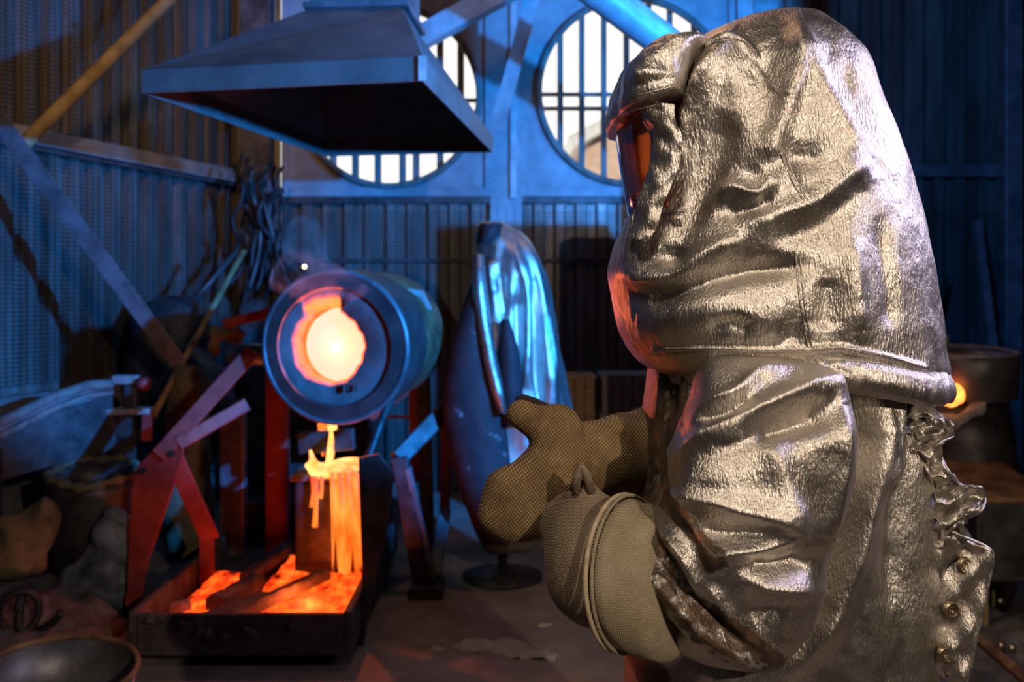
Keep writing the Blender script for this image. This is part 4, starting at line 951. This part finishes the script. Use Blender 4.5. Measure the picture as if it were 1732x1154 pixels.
# scrap sheet strips and the sloping chute they lie on
ch = empty('chute', (-2.2, 4.7, 0), 'grey sloping sheet metal chute along the left wall', 'chute')
MB().prism([P(-60, 742, 4.35), P(190, 668, 5.0), P(198, 760, 4.95), P(-60, 830, 4.3)], (-.03, .05, .0)).build('side_panel', M['steel_dark'], ch, bevel=.004)
MB().prism([P(-60, 742, 4.35), P(190, 668, 5.0), P(150, 662, 5.3), P(-60, 716, 4.7)], (0, 0, -.02)).build('top_panel', M['steel_dark'], ch, bevel=.004)
for x_, y_ in ((-10, 4.42), (170, 4.95)):
    q = P(x_, 760, y_); MB().bar(q, (q.x, q.y, 0), .05, .05).build('leg', M['steel_dark'], ch)
for i, (o_, wd) in enumerate(((0, .05), (14, .035), (26, .045), (40, .03))):
    pts = [P(-50, 735+o_*.9, 4.3+i*.02), P(20, 706+o_*.8, 4.5+i*.02), P(90, 672+o_*.7, 4.7+i*.02), P(150, 652+o_*.6, 4.85+i*.02), P(188, 650+o_*.5, 4.95+i*.02)]
    m = MB()
    for a, b_ in zip(pts[:-1], pts[1:]): pass
    m.tube(pts, wd/2, 8); o = m.build('metal_strip', M['timber'] if i % 2 == 0 else M['steel_mid'], smooth=True)
    tag(o, ['uppermost grey brown bent metal strip lying along the left chute', 'thin grey metal strip second from top on the chute', 'broad grey brown metal strip third from top on the chute', 'lowest thin grey metal strip on the chute'][i], 'metal strip', 'bent strips on the chute')
# vice-like tool on a bracket
vt = empty('bench_vice', (-2.0, 5.05, 0), 'small steel vice with a reddish jaw beside the end of the chute', 'vice')
MB().bar(P(192, 642, 5.0), P(236, 642, 5.0), .045, .06, (0, 1, 0)).build('jaw', M['steel_pale'], vt, bevel=.008)
MB().lathe([(0, 0), (.03, 0), (.034, .02), (.034, .05), (0, .06)], P(235, 648, 4.97), (1, -.3, -.1), 16).build('screw_head', M['red'], vt, True)
MB().bar(P(222, 650, 5.0), P(222, 696, 5.0), .06, .05).build('stem', M['steel_dark'], vt, bevel=.006)
MB().bar(P(183, 696, 5.0), P(256, 694, 5.0), .03, .10).build('bracket', M['steel_pale'], vt, bevel=.004)
MB().bar(P(250, 694, 5.0), P(248, 745, 5.0), .04, .04).build('bracket_leg', M['red'], vt)
MB().bar(P(210, 700, 5.05), (P(210, 700, 5.05).x, 5.05, 0), .09, .09).build('stand', M['steel_dark'], vt)
# crucible barrel with crusted rim
bc = P(162, 895, 4.7); bax = Vector((.04, -.16, 1)).normalized()
bar_ = empty('crucible', (bc.x, bc.y, 0), 'dark crucible barrel with a pale crusted rim left of the red frame', 'crucible')
wob = lambda th, i: .02*math.sin(3*th+i)+.015*math.sin(7*th+2*i)
MB().lathe([(0, 0), (.17, 0), (.20, .06), (.215, .35), (.212, .55), (.205, .60), (.165, .60), (.15, .50), (.14, .30), (0, .28)], bc-bax*.30-Vector((0, 0, .02)), bax, 40, wob=wob).build('body', M['steel_dark'], bar_, True)
pts = [bc-bax*.32+bax*.60+(bax.orthogonal().normalized()*math.cos(t)+bax.cross(bax.orthogonal().normalized())*math.sin(t))*.19*(1+.04*math.sin(5*t)) for t in np.linspace(0, 2*PI, 48, endpoint=False)]
MB().tube(pts, [.022+.009*math.sin(i*1.9) for i in range(48)], 10, closed=True).build('crusted_rim', M['sack'], bar_, True, jitter=.01)
lump('sheeting', [ell(tuple(P(195, 930, 4.45)), (.11, .06, .20)), ell(tuple(P(160, 985, 4.45)), (.16, .08, .12)), ell(tuple(P(215, 975, 4.5)), (.07, .06, .14))], .06, *around(P(185, 945, 4.45), .36), .02, M['rag'], 'crumpled blue grey sheeting leaning on the crucible barrel', 'sheeting', (11, .03))
lump('sack', [ell(tuple(P(35, 905, 4.3)), (.16, .14, .09)), ell(tuple(P(70, 875, 4.35)), (.08, .1, .08)), ell(tuple(P(15, 950, 4.25)), (.16, .14, .08))], .04, *around(P(35, 915, 4.3), .36), .02, M['sack'], 'folded brown sack in the heap at the left edge', 'sack', (8, .04))
lump('rubble_heap', [ell((-2.2, 4.25, .02), (.5, .35, .17)), ell((-1.98, 4.0, .02), (.30, .25, .10))], .1, (-2.8, 3.6, -.02), (-1.5, 4.7, .35), .03, M['slag'], 'dark heap of slag rubble on the floor under the sack', 'rubble', (9, .05), 'stuff')
pts = [P(40+62*math.cos(t)*(1-.02*i), 1035+34*math.sin(t), 3.9+.02*math.sin(t*1.3)) for i, t in enumerate(np.linspace(0, 4*PI, 60))]
tag(MB().tube(pts, .016, 8).build('hose', M['rubber'], smooth=True), 'coiled black hose on the floor at the left edge', 'hose')
# metal bucket bottom left
bk = P(95, 1150, 2.95); bk.z = 0
bu = empty('bucket', bk, 'ribbed metal bucket with a coppery rim at the bottom left corner', 'bucket')
MB().lathe([(0, .0), (.17, .0), (.185, .03), (.20, .12), (.195, .13), (.21, .22), (.205, .23), (.222, .33), (.214, .33), (.195, .2), (.175, .03), (0, .02)], bk, (.05, -.10, 1), 44).build('body', M['steel_mid'], bu, True)
ba = Vector((.05, -.10, 1)).normalized(); bu_ = ba.orthogonal().normalized(); bv_ = ba.cross(bu_)
MB().tube([bk+ba*.335+(bu_*math.cos(t)+bv_*math.sin(t))*.222 for t in np.linspace(0, 2*PI, 48, endpoint=False)], .010, 8, closed=True).build('rim', M['rust'], bu, True)
# leaning rods, dark machine housing, sack, tangle in the corner
tag(MB().tube([P(258, 705, 5.2), P(335, 565, 5.55), P(412, 425, 5.9)], .018, 8).build('rod', M['rod'], smooth=True), 'long ochre rod leaning up towards the dark corner post', 'rod')
tag(MB().tube([P(318, 520, 6.3), P(360, 472, 6.4), P(400, 425, 6.5)], .02, 8).build('rod', M['steel_dark'], smooth=True), 'short dark rod leaning behind the ochre rod', 'rod')
lump('machine_cover', [ell(tuple(P(278, 620, 5.85)), (.24, .22, .42)), ell(tuple(P(305, 560, 5.9)), (.17, .16, .22)), ell(tuple(P(312, 700, 5.8)), (.30, .24, .40)), ell(tuple(P(262, 570, 5.75)), (.12, .12, .14))], .05, (-2.6, 5.2, -.02), (-1.4, 6.4, 1.6), .04, M['steel_dark'], 'dark covered machine standing against the left back corner', 'machine', (5, .05))
lump('sack', [ell(tuple(P(320, 660, 5.4)), (.11, .10, .15)), ell(tuple(P(315, 720, 5.4)), (.13, .12, .18)), ell(tuple(P(315, 800, 5.4)), (.13, .12, .28)), ell((P(315, 800, 5.4).x, 5.4, .2), (.15, .14, .25))], .05, (-2.1, 5.0, -.02), (-1.4, 5.8, 1.2), .03, M['sack'], 'tall dim sack standing behind the red frame arms', 'sack', (8, .03))
tag(MB().bar(P(380, 548, 5.0), P(470, 526, 5.0), .05, .05).build('hot_bar', M['red'], bevel=.006), 'orange-lit flat bar poking out left of the furnace rim', 'bar')
lump('cloth', [ell(tuple(P(382, 562, 5.05)), (.09, .06, .03)), ell(tuple(P(398, 585, 5.05)), (.035, .04, .07)), ell(tuple(P(362, 585, 5.05)), (.03, .04, .06))], .03, *around(P(382, 572, 5.05), .22), .012, M['sack'], 'frayed ochre cloth hanging from the bar left of the furnace', 'cloth', (25, .02))
tb = empty('cable_tangle', (P(440, 400, 6.6).x, 6.6, .6), 'dark tangle of cables hanging on the left back corner post', 'cables')
for i in range(20):
    a = P(random.uniform(405, 485), random.uniform(270, 330), random.uniform(6.4, 6.8)); b_ = P(random.uniform(400, 490), random.uniform(420, 500), random.uniform(6.4, 6.8))
    pts = [a.lerp(b_, t)+Vector(mnoise.noise_vector(Vector((i*3.1, t*2.5, 0))))*.12 for t in np.linspace(0, 1, 16)]
    MB().tube(pts, random.uniform(.010, .022), 6).build('cable', random.choice([M['rubber'], M['rubber'], M['steel_dark']]), tb, True)
# crates behind the worker
def crate(x0, x1, y0, y1, Y, mat, label, plank=4, vert=True):
    a = P(x0, y1, Y); b_ = P(x1, y0, Y); c = empty('crate', ((a.x+b_.x)/2, Y+.15, a.z), label, 'crate')
    wd = (b_.x-a.x)/plank; hh = b_.z-a.z
    for k in range(plank): MB().box((a.x+wd*(k+.5), Y, (a.z+b_.z)/2), (wd*.94, .02, hh)).build('plank', mat, c, bevel=.003)
    MB().box(((a.x+b_.x)/2, Y+.17, (a.z+b_.z)/2), (b_.x-a.x, .30, hh)).build('body', mat, c, bevel=.004)
    MB().box(((a.x+b_.x)/2, Y+.16, b_.z+.01), (b_.x-a.x+.02, .34, .02)).build('lid', mat, c, bevel=.003)
    return c
crate(955, 1006, 642, 715, 5.9, M['wood'], 'brown plank crate beside the draped coat on the bench', 3)
crate(1018, 1105, 640, 702, 5.9, M['woodgrey'], 'grey wooden crate between brown crate and worker, on the bench', 5)
bn = empty('work_bench', (P(1080, 712, 6).x, 6.05, 0), 'low dark bench under the crates behind the worker', 'bench')
zb_ = P(0, 715, 5.9).z; zc_ = P(0, 702, 5.9).z
MB().box((P(1090, 0, 6).x, 6.07, zb_-.03), (1.2, .5, .06)).build('top', M['wood'], bn, bevel=.004)
MB().box((P(1062, 0, 5.9).x, 6.07, (zb_+zc_)/2), (.34, .4, zc_-zb_)).build('riser', M['woodgrey'], bn, bevel=.003)
for sx in (-.55, .55):
    for sy in (-.2, .2): MB().box((P(1090, 0, 6).x+sx, 6.07+sy, (zb_-.06)/2), (.07, .07, zb_-.06)).build('leg', M['wood'], bn)

# ------------------------------------------------------------------ right side: small pot furnaces and odds and ends
pf_ = empty('pot_furnace', (2.05, 4.6, 0), 'round pot furnace with pale rim and glowing port at the right edge', 'furnace')
c = P(1638, 600, 4.6)
MB().lathe([(0, 0), (.17, 0), (.205, .02), (.212, .12), (.212, .20), (.20, .215), (.15, .21), (.13, .19), (.12, .05), (0, .04)], c-Vector((0, 0, .20)), (0, -.07, 1), 44).build('pot', M['steel_mid'], pf_, True)
MB().tube([c+Vector((.205*math.cos(t), .205*math.sin(t), .012-.014*math.sin(t)*-1)) for t in np.linspace(0, 2*PI, 40, endpoint=False)], .012, 8, closed=True).build('rim', M['crust'], pf_, True)
MB().lathe([(0, 0), (.20, 0), (.23, .10), (.22, c.z-.38), (.19, c.z-.22), (0, c.z-.22)], (c.x-.02, 4.62, 0), (0, 0, 1), 36).build('base', M['steel_dark'], pf_, True)
rc = P(1579, 576, 4.5)
MB().lathe([(.034, -.02), (.06, -.02), (.06, .02), (.034, .02)], rc, (.15, 1, 0), 32, closed=True).build('lug_ring', M['crust'], pf_, True)
MB().lathe([(0, .0), (.033, .0)], rc+Vector((0, .005, -.006)), (.15, 1, 0), 24).build('glowing_hole', M['ember'], pf_, True)
pv, pfc = sdf_mesh(smin([ell(tuple(P(1608, 668, 4.38)), (.062, .03, .055)), ell(tuple(P(1596, 660, 4.38)), (.03, .03, .035))], .02), *around(P(1606, 668, 4.38), .12), .01)
mesh_np('glowing_port', pv+np.array([tuple(mnoise.noise_vector(Vector(p)*25)*.008) for p in pv]), pfc, M['ember'], pf_)
pv, pfc = sdf_mesh(smin([cone(tuple(P(1612, 716, 4.42)), tuple(P(1655, 690, 4.42)), .025, .022), cone(tuple(P(1655, 690, 4.42)), tuple(P(1672, 658, 4.42)), .028, .02), cone(tuple(P(1580, 700, 4.45)), tuple(P(1612, 716, 4.42)), .02, .025), cone(tuple(P(1640, 655, 4.45)), tuple(P(1700, 650, 4.45)), .025, .015)], .03), *around(P(1640, 685, 4.42), .26), .011)
mesh_np('slag_crust', pv+np.array([tuple(mnoise.noise_vector(Vector(p)*22)*.014) for p in pv]), pfc, M['crust'], pf_)
ck = empty('grey_cabinet', (2.3, 4.0, 0), 'low brown steel box with sloping lid at the right edge', 'box')
q = P(1690, 850, 4.1)
MB().box((q.x, 4.2, .44), (.30, .45, .32)).build('body', M['steel_dark'], ck, bevel=.008)
MB().prism([(q.x-.17, 3.96, .60), (q.x+.17, 3.96, .60), (q.x+.17, 4.44, .67), (q.x-.17, 4.44, .67)], (0, 0, .02)).build('lid', M['rust'], ck, bevel=.004)
for sx in (-.12, .12):
    for sy in (4.02, 4.38): MB().box((q.x+sx, sy, .14), (.05, .05, .28)).build('leg', M['rod'], ck)
ck.name = 'steel_box'
tag(MB().bar(P(1640, 1068, 3.3), P(1760, 1172, 2.9), .03, .03).build('angle_bar', M['rust'], bevel=.003), 'thin rusty bar lying on the floor at the bottom right', 'bar')
lump('slag_pile', [ell((1.9, 3.9, 0), (.5, .5, .12)), ell((2.2, 3.3, 0), (.5, .4, .10))], .1, (1.2, 2.8, -.02), (2.9, 4.6, .3), .035, M['slag'], 'dark floor slag pile at the lower right behind the strap', 'slag', (8, .05), 'stuff')
for i, (px, py) in enumerate(((1692, 1018), (1694, 1094), (1712, 1098), (1724, 1070))):
    q = P(px, py, 3.6); q.z = .13; q = Vector((q.x, (EYE-q.z)*F/(py-HY), q.z)); q.x = (px-HX)/F*q.y; pv, pfc = sdf_mesh(ell(tuple(q), (.018, .012, .02)), *around(q, .03), .006)
    tag(mesh_np('metal_chip', pv, pfc, M['brass']), ['highest shiny metal chip on the slag pile at right', 'left one of the two adjacent lower metal chips at right', 'right one of the two adjacent lower metal chips at right', 'metal chip nearest the right picture edge'][i], 'metal chip', 'shiny chips on the slag pile')
tag(MB().tube([P(1515, 850, 6.9), P(1600, 470, 7.05)], .02, 8).build('rod', M['steel_dark'], smooth=True), 'dark rod leaning on the right back wall beside the hood', 'rod')
lump('lime_spill', [ell((-.15, 4.03, 0), (.10, .06, .012)), ell((.02, 4.0, 0), (.06, .07, .012)), ell((.12, 3.93, 0), (.09, .04, .012)), ell((-.07, 4.06, 0), (.07, .03, .01)), ell((-.30, 4.0, 0), (.025, .02, .01)), ell((.14, 4.3, 0), (.05, .03, .01))], .02, (-.5, 3.8, -.003), (.4, 4.4, .03), .012, M['lime'], 'pale powder spill on the concrete floor in front of the tray', 'powder', (26, .02), 'stuff')

tc = empty('shadow_blocker', (1.17, 4.75, 0), 'added unseen dark cabinet standing behind the worker', 'blocker')  # unseen box added to cast the dark shadow on the back wall
MB().prism([(.80, 4.55, .08), (1.56, 4.55, .08), (1.56, 4.55, 1.75), (1.36, 4.55, 2.0), (.80, 4.55, 2.0)], (0, .4, 0)).build('body', M['steel_dark'], tc, bevel=.01)
for x in (.99, 1.37): MB().box((x, 4.535, .95), (.36, .02, 1.6)).build('front_panel', M['steel_dark'], tc, bevel=.004)
for x in (.86, 1.50):
    for y in (4.6, 4.9): MB().box((x, y, .04), (.06, .06, .08)).build('foot', M['steel_dark'], tc)
